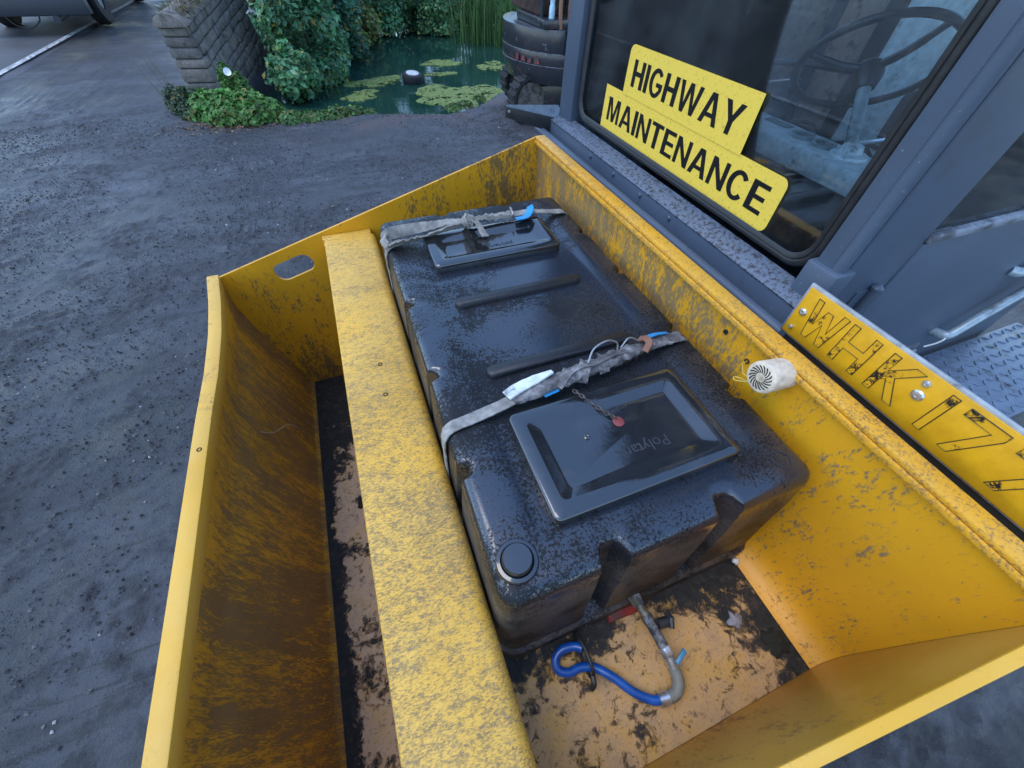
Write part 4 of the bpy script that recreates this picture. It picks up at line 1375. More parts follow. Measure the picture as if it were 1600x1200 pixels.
ribbon(m, [W(0.052, 1.20, zt_ + 0.010), W(0.044, 1.218, zt_ + 0.022), W(0.056, 1.240, zt_ + 0.028)], 0.030, 0.004, 1.2, (0, 0, 1), 0.2, 6, 33)
m.build('folded_loop', WEB, s1, smooth=True)
m = MB()
for k in range(3):
    pts = []
    for i in range(10):
        q = 2 * math.pi * i / 9
        pts.append(W(0.315 + 0.012 * k + 0.004 * math.sin(q * 2), 1.216 + 0.020 * math.cos(q + k), zt_ + 0.040 + 0.016 * math.sin(q + k)))
    ribbon(m, pts, 0.022, 0.004, 0.3 * k, (0, 0, 1), 0.3, 4, 5 + k)
m.build('knot', WEB, s1, smooth=True)
m = MB()
ribbon(m, [W(0.330, 1.205, zt_ + 0.050), W(0.350, 1.185, zt_ + 0.046), W(0.356, 1.155, zt_ + 0.032), W(0.360, 1.128, zt_ + 0.026)], [0.02, 0.024, 0.024], 0.003, [0.5, 0.1, 0], (0, 0, 1), 0.15, 6, 9)
m.build('loose_tail', WEB, s1, smooth=True)
m = MB()
ribbon(m, [W(0.335, 1.218, zt_ + 0.042), W(0.38, 1.222, zt_ + 0.040), W(0.44, 1.226, zt_ + 0.034), W(0.487, 1.230, zt_ + 0.030)], [0.022, 0.036, 0.034, 0.032], 0.014, [0.5, 0.35, 0.2, 0.1], (0, 0, 1), 0.5, 6, 11)
m.build('wrapped_handle', WEB, s1, smooth=True)
m = MB()
ribbon(m, [W(0.485, 1.230, zt_ + 0.030), W(0.55, 1.236, zt_ + 0.028), W(0.60, 1.240, zt_ + 0.020), W(0.66, 1.244, zt_ + 0.008), W(0.705, 1.247, zt_ - 0.002), W(0.722, 1.25, -0.74), W(0.73, 1.25, -0.85)], 0.030, 0.003, 0.0, (0, 0, 1), 0.12, 6, 12)
m.build('far_webbing', WEB, s1, smooth=True)
m = MB()
m.tube(smooth_path([W(0.486, 1.212, zt_ + 0.030), W(0.486, 1.212, zt_ + 0.044), W(0.490, 1.248, zt_ + 0.046), W(0.490, 1.248, zt_ + 0.030)], 4), 0.0035, 8)
m.build('buckle', simple('buckle_steel', (0.35, 0.34, 0.33), 0.4, metal=0.8, dirt=0.4), s1, smooth=True)
m = MB()
ribbon(m, [W(0.492, 1.196, zt_ + 0.030), W(0.530, 1.202, zt_ + 0.030), W(0.556, 1.228, zt_ + 0.036), W(0.565, 1.250, zt_ + 0.040)], [0.018, 0.032, 0.030, 0.022], 0.003, [0.0, 0.3, 0.5], (0, 0, 1), 0.1, 6, 14)
m.build('blue_tape', BLUE, s1, smooth=True)

s2 = thing('ratchet_strap', 'dirty taped ratchet strap lying across the tank beside the nearer lid', 'strap', W(0.35, 0.48, ZT), 'straps holding the tank down')
m = MB()
ribbon(m, [W(0.030, 0.470, -1.02), W(0.036, 0.468, -0.80), W(0.041, 0.466, -0.722), W(0.062, 0.468, zt_), W(0.11, 0.474, zt_ + 0.001), W(0.175, 0.480, zt_ + 0.008), W(0.205, 0.484, zt_ + 0.012)], 0.030, 0.003, 0, (-1, 0, 0), 0.1, 7, 21)
m.build('side_webbing', WEB, s2, smooth=True)
m = MB()
ribbon(m, [W(0.195, 0.495, zt_ + 0.016), W(0.225, 0.503, zt_ + 0.022), W(0.27, 0.510, zt_ + 0.027), W(0.315, 0.516, zt_ + 0.030)], [0.032, 0.034, 0.030, 0.012], 0.004, [0.25, 0.3, 0.35], (0, 0, 1), 0.05, 6, 22)
m.build('white_handle', simple('handle_white', (0.62, 0.66, 0.66), 0.45, dirt=0.25), s2, smooth=True)
m = MB()
lumpy(m, [W(0.205, 0.480, zt_ + 0.012), W(0.26, 0.488, zt_ + 0.014), W(0.32, 0.495, zt_ + 0.016), W(0.38, 0.503, zt_ + 0.017), W(0.44, 0.510, zt_ + 0.017), W(0.50, 0.518, zt_ + 0.015), W(0.545, 0.524, zt_ + 0.013), W(0.580, 0.528, zt_ + 0.011)],
      0.020, 0.0135, 9, 16, 0.30, 3)
m.build('wrapped_ratchet', WEBD, s2, smooth=True, angle=70)
for k, (pp, ww, tw) in enumerate((
        ([W(0.31, 0.476, zt_ + 0.022), W(0.335, 0.492, zt_ + 0.033), W(0.352, 0.510, zt_ + 0.030), W(0.36, 0.524, zt_ + 0.012)], 0.024, 0.1),
        ([W(0.372, 0.478, zt_ + 0.010), W(0.382, 0.492, zt_ + 0.032), W(0.40, 0.512, zt_ + 0.033), W(0.412, 0.532, zt_ + 0.012)], 0.030, -0.1),
        ([W(0.44, 0.486, zt_ + 0.010), W(0.440, 0.498, zt_ + 0.031), W(0.448, 0.518, zt_ + 0.032), W(0.46, 0.538, zt_ + 0.012)], 0.026, 0.1),
        ([W(0.33, 0.488, zt_ + 0.030), W(0.37, 0.502, zt_ + 0.037), W(0.42, 0.503, zt_ + 0.035), W(0.47, 0.514, zt_ + 0.033), W(0.52, 0.520, zt_ + 0.026)], 0.015, 0.25))):
    m = MB()
    ribbon(m, pp, ww, 0.002, tw, (0, 0, 1), 0.25, 7, 30 + k)
    m.build('tape_wrap', WEBD, s2, smooth=True)
m = MB()
m.tube(smooth_path([W(0.40, 0.505, zt_ + 0.040), W(0.42, 0.522, zt_ + 0.062), W(0.46, 0.532, zt_ + 0.066), W(0.49, 0.532, zt_ + 0.050), W(0.492, 0.525, zt_ + 0.03)], 6), 0.0022, 7)
m.tube(smooth_path([W(0.50, 0.525, zt_ + 0.036), W(0.53, 0.54, zt_ + 0.046), W(0.56, 0.538, zt_ + 0.03)], 6), 0.002, 7)
m.build('wire', simple('dull_wire', (0.4, 0.4, 0.4), 0.4, metal=0.8), s2, smooth=True)
m = MB()
ribbon(m, [W(0.56, 0.505, zt_ + 0.022), W(0.575, 0.515, zt_ + 0.036), W(0.578, 0.535, zt_ + 0.034), W(0.572, 0.548, zt_ + 0.020)], 0.016, 0.006, 0.2, (0, 0, 1), 0.4, 5, 41)
m.build('rusty_hook', simple('rust_hook', (0.22, 0.10, 0.06), 0.7, metal=0.2, bump=0.5), s2, smooth=True)
m = MB()
ribbon(m, [W(0.57, 0.526, zt_ + 0.014), W(0.62, 0.531, zt_ + 0.012), W(0.67, 0.535, zt_ + 0.006), W(0.706, 0.537, zt_ - 0.002), W(0.724, 0.54, -0.74), W(0.732, 0.54, -0.86)], 0.034, 0.004, 0, (0, 0, 1), 0.25, 6, 42)
m.build('far_webbing', WEBD, s2, smooth=True)
m = MB()
ribbon(m, [W(0.580, 0.546, zt_ + 0.020), W(0.62, 0.551, zt_ + 0.020), W(0.66, 0.551, zt_ + 0.014)], [0.014, 0.016, 0.012], 0.002, 0.4, (0, 0, 1), 0.05, 5, 43)
m.build('blue_tape', BLUE, s2, smooth=True)
m = MB()
ribbon(m, [W(0.275, 0.468, zt_ + 0.014), W(0.31, 0.472, zt_ + 0.016)], 0.012, 0.003, 0.6, (0, 0, 1), 0.05, 4, 44)
m.build('blue_tape', BLUE, s2, smooth=True)

# ---- drain valve and hose on the bucket floor
va = thing('drain_valve', 'corroded tap pipe running from the tank foot over the bucket floor', 'valve', W(0.38, 0.0, -1.1))
BRASS = simple('dull_brass', (0.22, 0.20, 0.15), 0.42, metal=0.6, dirt=0.45, dirtcol=(0.03, 0.03, 0.03))
STEEL = simple('fitting_steel', (0.62, 0.63, 0.64), 0.3, metal=0.85)
DPIPE = simple('pipe_black', (0.03, 0.034, 0.04), 0.35, dirt=0.5, dirtcol=(0.28, 0.29, 0.30))
m = MB(); m.tube([W(0.372, 0.085, -1.035), W(0.374, 0.060, -1.037)], [0.017, 0.016], 6); m.tube([W(0.374, 0.062, -1.037), W(0.379, 0.030, -1.043)], 0.011, 14); m.build('tank_union', BRASS, va, smooth=True, angle=30)
m = MB(); m.tube([W(0.378, 0.036, -1.042), W(0.3795, 0.022, -1.044), W(0.380, 0.021, -1.044), W(0.386, -0.032, -1.056)], [0.014, 0.014, 0.012, 0.012], 14); m.build('pipe', DPIPE, va, smooth=True, angle=30)
m = MB(); m.tube([W(0.3855, -0.030, -1.0555), W(0.388, -0.050, -1.060)], 0.0145, 6); m.build('hex_nut', STEEL, va, bevel=0.001)
m = MB(); m.tube([W(0.388, -0.050, -1.060), W(0.388, -0.072, -1.066)], 0.0125, 14); m.build('ball_valve', STEEL, va, smooth=True, angle=30)
m = MB(); m.prism([W(0.390, -0.062, -1.050), W(0.392, -0.072, -1.050), W(0.422, -0.058, -1.044), W(0.420, -0.047, -1.044)], (0, 0, 0.008)); m.build('lever', simple('lever_blue', (0.05, 0.23, 0.38), 0.4), va, bevel=0.002)
m = MB(); m.tube(smooth_path([W(0.388, -0.070, -1.066), W(0.386, -0.094, -1.072), W(0.376, -0.108, -1.076), W(0.362, -0.113, -1.078), W(0.346, -0.112, -1.079)], 6), 0.0128, 16); m.build('elbow', simple('elbow_grey', (0.20, 0.20, 0.17), 0.5, dirt=0.3), va, smooth=True, angle=40)
m = MB(); m.tube([W(0.350, -0.1125, -1.0785), W(0.328, -0.110, -1.079)], 0.0145, 20); m.build('hose_clip', STEEL, va, smooth=True, angle=30)
m = MB(); m.tube([W(0.395, 0.012, -1.05), W(0.425, 0.008, -1.056)], 0.012, 12); m.tube([W(0.424, -0.008, -1.052), W(0.432, 0.010, -1.046), W(0.430, 0.026, -1.052)], [0.006, 0.008, 0.006], 8); m.build('branch_tap', DPIPE, va, smooth=True, angle=30)
hp = smooth_path([W(0.334, -0.1105, -1.079), W(0.315, -0.104, -1.081), W(0.285, -0.078, -1.083), W(0.255, -0.038, -1.083), W(0.225, -0.008, -1.087), W(0.196, 0.003, -1.089),
                  W(0.168, 0.004, -1.089), W(0.147, 0.018, -1.088), W(0.150, 0.038, -1.084), W(0.172, 0.048, -1.078), W(0.200, 0.043, -1.074), W(0.214, 0.034, -1.070)], 8)
m = MB()
m.tube(hp, [0.0096 + 0.0004 * (i % 2) for i in range(len(hp))], 16)
b = NB('hose_blue')
n = b.noise(25, 5, 0.6)
b.set(color=b.ramp(n, [(0.35, (0.004, 0.06, 0.28)), (0.7, (0.010, 0.11, 0.46))]), rough=0.32, spec=0.5, coat=0.2)
tag(m.build('hose', b.m, smooth=True, angle=60), 'short blue hose looped on the bucket floor below the tank', 'hose')
m = MB()
ringp = []
for i in range(25):
    q = 2 * math.pi * i / 24
    ringp.append(W(0.211 + 0.004 * math.sin(q), 0.020 + 0.045 * math.cos(q), -1.072 + 0.024 * math.sin(q)))
m.tube(ringp, 0.004, 7, False)
m.tube(smooth_path([W(0.214, 0.062, -1.06), W(0.226, 0.070, -1.03), W(0.230, 0.066, -1.012)], 5), 0.0028, 6)
m.tube(smooth_path([W(0.209, -0.020, -1.06), W(0.206, -0.034, -1.062), W(0.200, -0.040, -1.075)], 5), 0.006, 7)
tag(m.build('cable_tie', simple('tie_black', (0.015, 0.015, 0.015), 0.5), smooth=True), 'black cable tie binding the blue hose loop together', 'cable tie')
# red scrap under the tank foot, rag, pale crumb on the floor
m = MB(); m.prism([W(0.30, 0.055, -1.098), W(0.39, 0.052, -1.098), W(0.385, 0.10, -1.075), W(0.31, 0.10, -1.08)], (0.004, 0, 0.012))
tag(m.build('red_scrap', simple('red_scrap', (0.25, 0.025, 0.02), 0.6, dirt=0.4), bevel=0.003), 'red scrap wedged under the tank beside the tap pipe', 'scrap')
def lump(name, label, cat, c, r_, mat, seed, flat=0.5):
    bm = bmesh.new()
    bmesh.ops.create_icosphere(bm, subdivisions=3, radius=1)
    rr_ = np.random.default_rng(seed)
    o_ = rr_.uniform(-9, 9, 3)
    for v in bm.verts:
        n_ = float(fbm(np.array([v.co.x * 1.6 + o_[0]]), np.array([v.co.y * 1.6 + v.co.z + o_[1]]), 4, .6)[0])
        v.co *= 1 + 0.75 * n_
        v.co = Vector((c[0] + v.co.x * r_, c[1] + v.co.y * r_, c[2] + v.co.z * r_ * flat))
    for f_ in bm.faces:
        f_.smooth = True
    me_ = bpy.data.meshes.new(name)
    bm.to_mesh(me_)
    bm.free()
    return tag(mkobj(name, me_, mat), label, cat)
MOSS = simple('dirt_clod', (0.018, 0.020, 0.014), 0.9, scale=60, bump=0.9)
lump('dirt_clump', 'dark mossy dirt clump in the rear floor corner of the bucket', 'dirt', W(0.662, -0.120, -1.104), 0.030, MOSS, 1, 0.4)
lump('rag', 'grey fluffy scrap on the floor between the two dirt clumps', 'rag', W(0.600, -0.048, -1.098), 0.017, simple('rag_grey', (0.26, 0.25, 0.27), 0.95, bump=0.9), 3, 0.5)
lump('paper_scrap', 'tiny white scrap beside the tank foot near the rear wall', 'scrap', W(0.690, 0.060, -1.085), 0.008, simple('white_plastic', (0, 0, 0)), 4, 0.6)
for k, (x, y, r_) in enumerate(((-0.27, 0.72, 0.030), (-0.30, 0.86, 0.036))):
    lump('dirt_clump', ['small black dirt clump on the front floor beside the beam', 'black dirt clump on the front floor, nearest the far end wall'][k], 'dirt', W(x, y, -1.645), r_, MOSS, 60 + k, 0.45)
# thin straw on the front panel
m = MB()
m.tube(smooth_path([W(-0.535, 1.02, -1.20), W(-0.520, 1.06, -1.27), W(-0.498, 1.14, -1.34), W(-0.488, 1.18, -1.43)], 6), 0.0016, 5)
tag(m.build('straw', simple('pale_straw', (0.45, 0.38, 0.28), 0.8)), 'thin pale straw clinging to the inside of the front panel', 'straw')

# ---- reversing alarm on the rear wall
al = thing('reversing_alarm', 'round cream slotted alarm sounder on the bucket rear wall', 'alarm', W(0.72, 0.30, -0.61))
ac = Vector(W(0.690, 0.306, -0.605))
aa = Vector((-1.0, 0.05, 0.10)).normalized()
CREAM = simple('cream_plastic', (0.66, 0.54, 0.40), 0.55, dirt=0.12, dirtcol=(0.30, 0.22, 0.13), scale=60)
m = MB()
m.lathe([(0.0, -0.070), (0.033, -0.070), (0.034, -0.03), (0.035, -0.006), (0.034, -0.002), (0.031, 0.0), (0.0, 0.0)], ac, aa, 40)
m.build('housing', CREAM, al, smooth=True, angle=40)
u_ = aa.cross(Vector((0, 0, 1))).normalized()
v_ = aa.cross(u_)
for k in range(18):
    q0 = 2 * math.pi * k / 18
    L, Rr = [], []
    for i in range(5):
        t_ = i / 4
        rad = 0.0105 + 0.0160 * t_
        q = q0 + 0.55 * t_
        wq = (0.0009 + 0.0008 * t_) / rad
        L.append(ac + aa * 0.0003 + (u_ * math.cos(q - wq) + v_ * math.sin(q - wq)) * rad)
        Rr.append(ac + aa * 0.0003 + (u_ * math.cos(q + wq) + v_ * math.sin(q + wq)) * rad)
    m = MB(); m.prism(L + Rr[::-1], aa * 0.0006); m.build('slot', HOLE, al)
m = MB()
m.tube(smooth_path([W(0.7575, 0.385, -0.66), W(0.735, 0.375, -0.655), W(0.715, 0.350, -0.652), W(0.712, 0.330, -0.640)], 6), 0.0014, 6)
m.tube(smooth_path([W(0.712, 0.330, -0.655), W(0.700, 0.352, -0.668), W(0.712, 0.362, -0.672), W(0.724, 0.335, -0.664)], 6), 0.0014, 6)
m.build('wire', simple('wire_yellow', (0.6, 0.42, 0.08), 0.5), al, smooth=True)
# ================================================================== VEHICLE
ve = thing('maintenance_vehicle', 'grey blue cab of a highway maintenance vehicle behind the yellow bucket', 'vehicle', (1.7, 1.15, 0))
b = NB('cab_paint')
n = b.noise(35, 7, 0.65)
c = b.ramp(b.noise(2.5, 5), [(0.3, (0.054, 0.077, 0.114)), (0.7, (0.082, 0.110, 0.154))])
c = b.mix(b.math('MULTIPLY', b.smooth(b.noise(7, 7, 0.7), 0.55, 0.72), 0.45), c, (0.055, 0.055, 0.06))
c = b.mix(b.math('MULTIPLY', b.smooth(b.noise(150, 4, 0.7), 0.68, 0.71), 0.6), c, (0.4, 0.42, 0.45))
b.set(color=c, rough=0.42, spec=0.5, normal=b.bump(n, 0.10, 0.003))
CAB = b.m
b = NB('cab_ledge')
n = b.noise(90, 8, 0.75)
c = b.mix(b.smooth(n, 0.47, 0.60), (0.12, 0.15, 0.205), (0.03, 0.028, 0.026))
b.set(color=c, rough=0.5, normal=b.bump(n, 0.3, 0.003))
LEDGE = b.m
RUB = simple('seal_rubber', (0.016, 0.016, 0.018), 0.45, bump=0.2)
DARK = simple('cab_dark', (0.03, 0.032, 0.036), 0.6)
b = NB('cab_glass')
gl = b.t.nodes.new('ShaderNodeBsdfGlossy')
gl.inputs['Roughness'].default_value = 0.03
tp = b.t.nodes.new('ShaderNodeBsdfTransparent')
tp.inputs['Color'].default_value = (0.86, 0.93, 0.96, 1)
df = b.t.nodes.new('ShaderNodeBsdfDiffuse')
df.inputs['Color'].default_value = (0.30, 0.31, 0.32, 1)
fr_ = b.t.nodes.new('ShaderNodeFresnel')
fr_.inputs['IOR'].default_value = 1.5
m1 = b.t.nodes.new('ShaderNodeMixShader')
m2 = b.t.nodes.new('ShaderNodeMixShader')
b.t.links.new(fr_.outputs[0], m1.inputs[0])
b.t.links.new(tp.outputs[0], m1.inputs[1])
b.t.links.new(gl.outputs[0], m1.inputs[2])
dst = b.math('ADD', b.math('MULTIPLY', b.smooth(b.noise(3, 6, 0.65), 0.34, 0.76), 0.075), b.math('MULTIPLY', b.smooth(b.noise(140, 5, 0.75), 0.63, 0.70), 0.26))
dst = b.math('ADD', dst, b.math('MULTIPLY', b.smooth(b.noise(60, 6, 0.7, 0, b.mapping((1, 1, .25))), 0.60, 0.68), 0.08))
b.put(m2.inputs[0], dst)
b.t.links.new(m1.outputs[0], m2.inputs[1])
b.t.links.new(df.outputs[0], m2.inputs[2])
b.t.links.new(m2.outputs[0], b.out.inputs[0])
GLASS = b.m
GX0 = 1.0
# cab shell: lower front panel, ledge, pillars, roof, rear, door
m = MB(); m.tube([W(0.888, 0.42, -0.640), W(0.888, 1.93, -0.640)], 0.016, 14); m.build('front_rail', CAB, ve, smooth=True, angle=40)
bx('front_panel', CAB, ve, 0.925, 0.985, 0.43, 1.90, -1.35, -0.592)
m = MB(); m.prism([W(0.922, 0.44, -0.591), W(0.990, 0.44, -0.5715), W(0.990, 0.44, -0.60), W(0.926, 0.44, -0.60)], (0, 1.45, 0)); m.build('window_ledge', LEDGE, ve, bevel=0.002)
for y in (1.48, 1.30, 1.12, 0.95):
    m = MB(); m.lathe([(0.008, 0), (0.008, 0.003), (0.005, 0.006), (0, 0.0065)], W(0.925, y, -0.612), (-1, 0, 0), 10); m.build('rivet', CAB, ve, smooth=True)
# windscreen with rounded rubber seal
def rrect(y0, y1, z0, z1, rc, n_=8):
    r_ = []
    for (cy, cz, a0) in ((y1 - rc, z0 + rc, -90), (y1 - rc, z1 - rc, 0), (y0 + rc, z1 - rc, 90), (y0 + rc, z0 + rc, 180)):
        for k in range(n_ + 1):
            q = math.radians(a0 + 90 * k / n_)
            r_.append((cy + rc * math.cos(q), cz + rc * math.sin(q)))
    return r_
WY0, WY1, WZ0, WZ1 = 0.525, 1.735, -0.540, 0.34
rp = rrect(WY0, WY1, WZ0, WZ1, 0.06)
m = MB(); m.prism([W(GX0 + 0.002, y, z_) for y, z_ in rp], (0.004, 0, 0)); m.build('windscreen', GLASS, ve)
m = MB()
P = []
for off in ((0.000, 0.0), (-0.008, 0.010), (-0.012, 0.004), (-0.013, -0.002), (-0.0105, -0.004), (-0.013, -0.007), (-0.012, -0.016), (-0.004, -0.022), (0.006, -0.022)):
    inset = off[1]
    q_ = rrect(WY0 + inset, WY1 - inset, WZ0 + inset, WZ1 - inset, 0.06 - inset * 0.6)
    P.append([W(GX0 + off[0], y, z_) for y, z_ in q_] + [W(GX0 + off[0], *q_[0])])
m.grid(P)
m.build('window_seal', RUB, ve, smooth=True, angle=50)
# far front pillar
m = MB()
m.prism([W(0.968, 1.766, -0.60), W(0.962, 1.870, -0.60), W(1.030, 1.900, -0.60), W(1.045, 1.766, -0.60)], (0, 0, 1.02)); m.build('front_pillar', CAB, ve, bevel=0.008)
# near front pillar with its stepped cover
bx('front_pillar', CAB, ve, 0.972, 1.05, 0.456, 0.500, -0.60, 0.42, 0.01)
m = MB(); m.tube([W(0.985, 0.448, -0.56), W(0.985, 0.448, 0.40)], 0.015, 12); m.build('pillar_tube', CAB, ve, smooth=True, angle=40)
bx('pillar_foot', CAB, ve, 0.958, 1.02, 0.425, 0.508, -0.60, -0.50, 0.006)
bx('door_post', CAB, ve, 1.015, 1.235, 0.440, 0.480, -1.35, 0.42, 0.008)
bx('windscreen_header', CAB, ve, 0.985, 1.05, 0.47, 1.88, 0.364, 0.44, 0.01)
bx('roof', CAB, ve, 0.95, 2.5, 0.42, 1.92, 0.442, 0.49, 0.02)
# door
b_ = bx('door_panel', CAB, ve, 1.238, 2.42, 0.437, 0.470, -1.38, -0.478, 0.008)
m = MB(); m.box(1.238, 2.42, 0.432, 0.452, H - 0.476, H - 0.455); m.build('door_sill', simple('sill_worn', (0.25, 0.28, 0.33), 0.5, dirt=0.5, dirtcol=(0.06, 0.06, 0.07)), ve, 0.004)
m = MB(); m.box(1.25, 2.38, 0.4530, 0.4570, H - 0.454, H + 0.36); m.build('door_window', GLASS, ve)
bx('door_rear_post', CAB, ve, 2.36, 2.42, 0.44, 0.47, -0.454, 0.42)
bx('door_header', CAB, ve, 1.237, 2.36, 0.44, 0.47, 0.362, 0.42)
# recessed grab handle: bent tube
m = MB()
hp_ = [W(1.86, 0.44, -0.945), W(1.86, 0.405, -0.935), W(1.875, 0.396, -0.925), W(1.93, 0.395, -0.88), W(2.06, 0.395, -0.80), W(2.10, 0.395, -0.76), W(2.085, 0.395, -0.70), W(2.02, 0.40, -0.69), W(1.95, 0.42, -0.70), W(1.93, 0.44, -0.70)]
m.tube(smooth_path(hp_, 6), 0.016, 12)
m.build('door_handle', simple('handle_steel', (0.36, 0.44, 0.47), 0.35, metal=0.3, dirt=0.3), ve, smooth=True)
m = MB(); m.tube(smooth_path([W(1.87, 0.40, -0.935), W(1.845, 0.39, -0.94), W(1.83, 0.395, -0.96), W(1.80, 0.405, -0.975)], 5), 0.003, 6)
m.build('string', simple('string_white', (0.7, 0.7, 0.68), 0.8), ve, smooth=True)
# hinges
for z_ in (-0.62, 0.15):
    m = MB(); m.tube([W(1.17, 0.428, z_ - 0.045), W(1.17, 0.428, z_ + 0.035)], 0.012, 12); m.lathe([(0.014, 0.035), (0.014, 0.042), (0.006, 0.05), (0, 0.051)], W(1.17, 0.428, z_), (0, 0, 1), 12); m.box(1.12, 1.17, 0.436, 0.440, H + z_ - 0.04, H + z_ + 0.03)
    m.build('hinge', CAB, ve, smooth=True, angle=40)
m = MB(); m.tube([W(1.72, 0.425, -1.05), W(1.83, 0.425, -1.02)], 0.010, 10); m.box(1.70, 1.85, 0.43, 0.437, H - 1.10, H - 1.0)
m.build('latch', simple('latch_steel', (0.22, 0.23, 0.25), 0.4, metal=0.6, dirt=0.4), ve, smooth=True, angle=40)
# step of chequer plate with raised bars
st = bx('step', simple('chequer_steel', (0.16, 0.20, 0.26), 0.38, metal=0.4, dirt=0.2), ve, 1.72, 2.6, 0.10, 0.42, -1.13, -1.10)
m = MB()
for i in range(22):
    for j in range(8):
        x, y = 1.74 + i * 0.04, 0.12 + j * 0.04
        a_ = math.radians(45 if (i + j) % 2 else -45)
        dx, dy = 0.014 * math.cos(a_), 0.014 * math.sin(a_)
        nx_, ny_ = -0.003 * math.sin(a_), 0.003 * math.cos(a_)
        m.prism([W(x - dx, y - dy, -1.0998), W(x + nx_, y + ny_, -1.0998), W(x + dx, y + dy, -1.0998), W(x - nx_, y - ny_, -1.0998)], (0, 0, 0.002))
o = m.build('chequer_bar', simple('chequer_steel', (0, 0, 0)), st)
o['kind'] = 'stuff'
# rear and far side of the cab
bx('rear_panel', simple('cab_inner', (0.30, 0.36, 0.40), 0.55, dirt=0.2), ve, 2.40, 2.44, 0.471, 1.88, -1.35, -0.70)
bx('rear_lining', simple('pale_lining', (0.68, 0.78, 0.82), 0.55, dirt=0.2, dirtcol=(0.3, 0.36, 0.38)), ve, 2.37, 2.399, 0.475, 1.52, -0.70, -0.10)
m = MB(); m.box(2.385, 2.390, 0.475, 1.81, H - 0.098, H + 0.40); m.build('added_rear_window', GLASS, ve)  # unseen pane above the lining, added to let light into the cab
bx('rear_post', DARK, ve, 2.36, 2.384, 1.521, 1.60, -0.70, 0.43)
bx('rear_post', CAB, ve, 2.38, 2.44, 1.81, 1.88, -0.70, 0.43)
bx('rear_board', simple('brown_board', (0.30, 0.235, 0.21), 0.7, dirt=0.3), ve, 2.39, 2.42, 1.601, 1.809, -0.70, -0.10)
bx('far_door', simple('far_door_grey', (0.13, 0.15, 0.17), 0.6, dirt=0.3), ve, 1.05, 2.40, 1.85, 1.88, -1.35, -0.52)
bx('far_board', simple('brown_board', (0, 0, 0)), ve, 1.605, 2.38, 1.860, 1.870, -0.515, -0.08)
m = MB(); m.box(1.06, 1.518, 1.862, 1.866, H - 0.515, H + 0.40); m.build('far_window', GLASS, ve)
bx('far_post', DARK, ve, 1.52, 1.60, 1.85, 1.88, -0.515, 0.42)
bx('cab_floor', DARK, ve, 0.99, 2.40, 0.475, 1.85, -1.36, -1.30)
# bracket on the far corner
BR = simple('bracket_top_lit', (0.20, 0.26, 0.34), 0.4, dirt=0.2)  # lit look of the top face put into a lighter colour
m = MB()
m.prism([W(0.715, 1.90, -0.535), W(0.955, 1.87, -0.545), W(1.00, 1.86, -0.60)], (0, 0, 0.006))
m.build('bracket_top', BR, ve)
m = MB()
m.prism([W(0.712, 1.895, -0.535), W(1.000, 1.855, -0.600), W(0.998, 1.855, -0.665), W(0.712, 1.895, -0.575)], (0.004, 0.010, 0))
o = m.build('bracket_web', simple('bracket_dark', (0.022, 0.026, 0.032), 0.5), ve, 0.001)
m = MB(); m.lathe([(0.006, 0), (0.006, 0.004), (0, 0.005)], W(0.727, 1.892, -0.553), (0, -1, 0), 10); m.build('bracket_bolt', STEEL, ve, smooth=True)
m = MB(); m.prism([W(0.965, 1.846, -0.61), W(0.999, 1.846, -0.605), W(0.990, 1.846, -0.70), W(0.955, 1.846, -0.68)], (0, 0.008, 0)); m.build('corner_gusset', simple('gusset_rust', (0.06, 0.055, 0.052), 0.7), ve)

# ---- inside the cab
DASH = simple('dash_pale', (0.78, 0.84, 0.85), 0.5, dirt=0.2, dirtcol=(0.13, 0.14, 0.14), scale=45)
bx('dashboard', DASH, ve, 1.475, 1.66, 0.50, 1.42, -0.56, -0.49, 0.012)
bx('dash_apron', DARK, ve, 1.50, 1.60, 0.50, 1.80, -1.29, -0.562, 0.01)
bx('dash_shelf', DARK, ve, 1.02, 1.49, 0.50, 1.83, -0.86, -0.84, 0.01)
for y in (1.115, 1.022):
    m = MB(); m.lathe([(0.040, -0.002), (0.040, 0.010), (0.034, 0.012), (0.033, 0.005), (0, 0.005)], W(1.575, y, -0.4895), (0, 0, 1), 28)
    g_ = m.build('gauge', simple('gauge_bezel', (0.30, 0.35, 0.36), 0.4, metal=0.4), ve, smooth=True, angle=40)
    m = MB(); m.lathe([(0.0325, 0.0055), (0.0, 0.0062)], W(1.575, y, -0.4895), (0, 0, 1), 28); m.build('dial', simple('dial_dark', (0.09, 0.10, 0.10), 0.25, dirt=0.4, dirtcol=(0.25, 0.26, 0.26)), g_, smooth=True)
m = MB(); m.box(1.585, 1.625, 1.20, 1.31, H - 0.4895, H - 0.486); m.build('dash_label', simple('label_grey', (0.2, 0.23, 0.24), 0.5), ve)
wc = Vector(W(1.678, 1.085, -0.284))
wnv = Vector((0.389, 0.568, 0.725)).normalized()
wu = wnv.cross(Vector((0, 1, 0))).normalized()
wv_ = wnv.cross(wu)
WHEEL = simple('wheel_black', (0.008, 0.010, 0.013), 0.35, dirt=0.1, dirtcol=(0.04, 0.05, 0.05))
sw = bpy.data.objects.new('steering_wheel', None)
m = MB(); m.tube([wc + (wu * math.cos(q) + wv_ * math.sin(q)) * 0.208 for q in np.linspace(0, 2 * math.pi, 49)], 0.0115, 10, False)
sw = m.build('steering_wheel', WHEEL, ve, smooth=True)
hub = wc - wnv * 0.022
for q in (1.22, 5.68, 3.72):
    m = MB(); e_ = wc + (wu * math.cos(q) + wv_ * math.sin(q)) * 0.204
    m.tube(smooth_path([hub + wnv * 0.01, hub.lerp(e_, 0.5) - wnv * 0.006, e_], 5), [0.013] * 5 + [0.012] * 3 + [0.010] * 3, 10); m.build('spoke', WHEEL, sw, smooth=True)
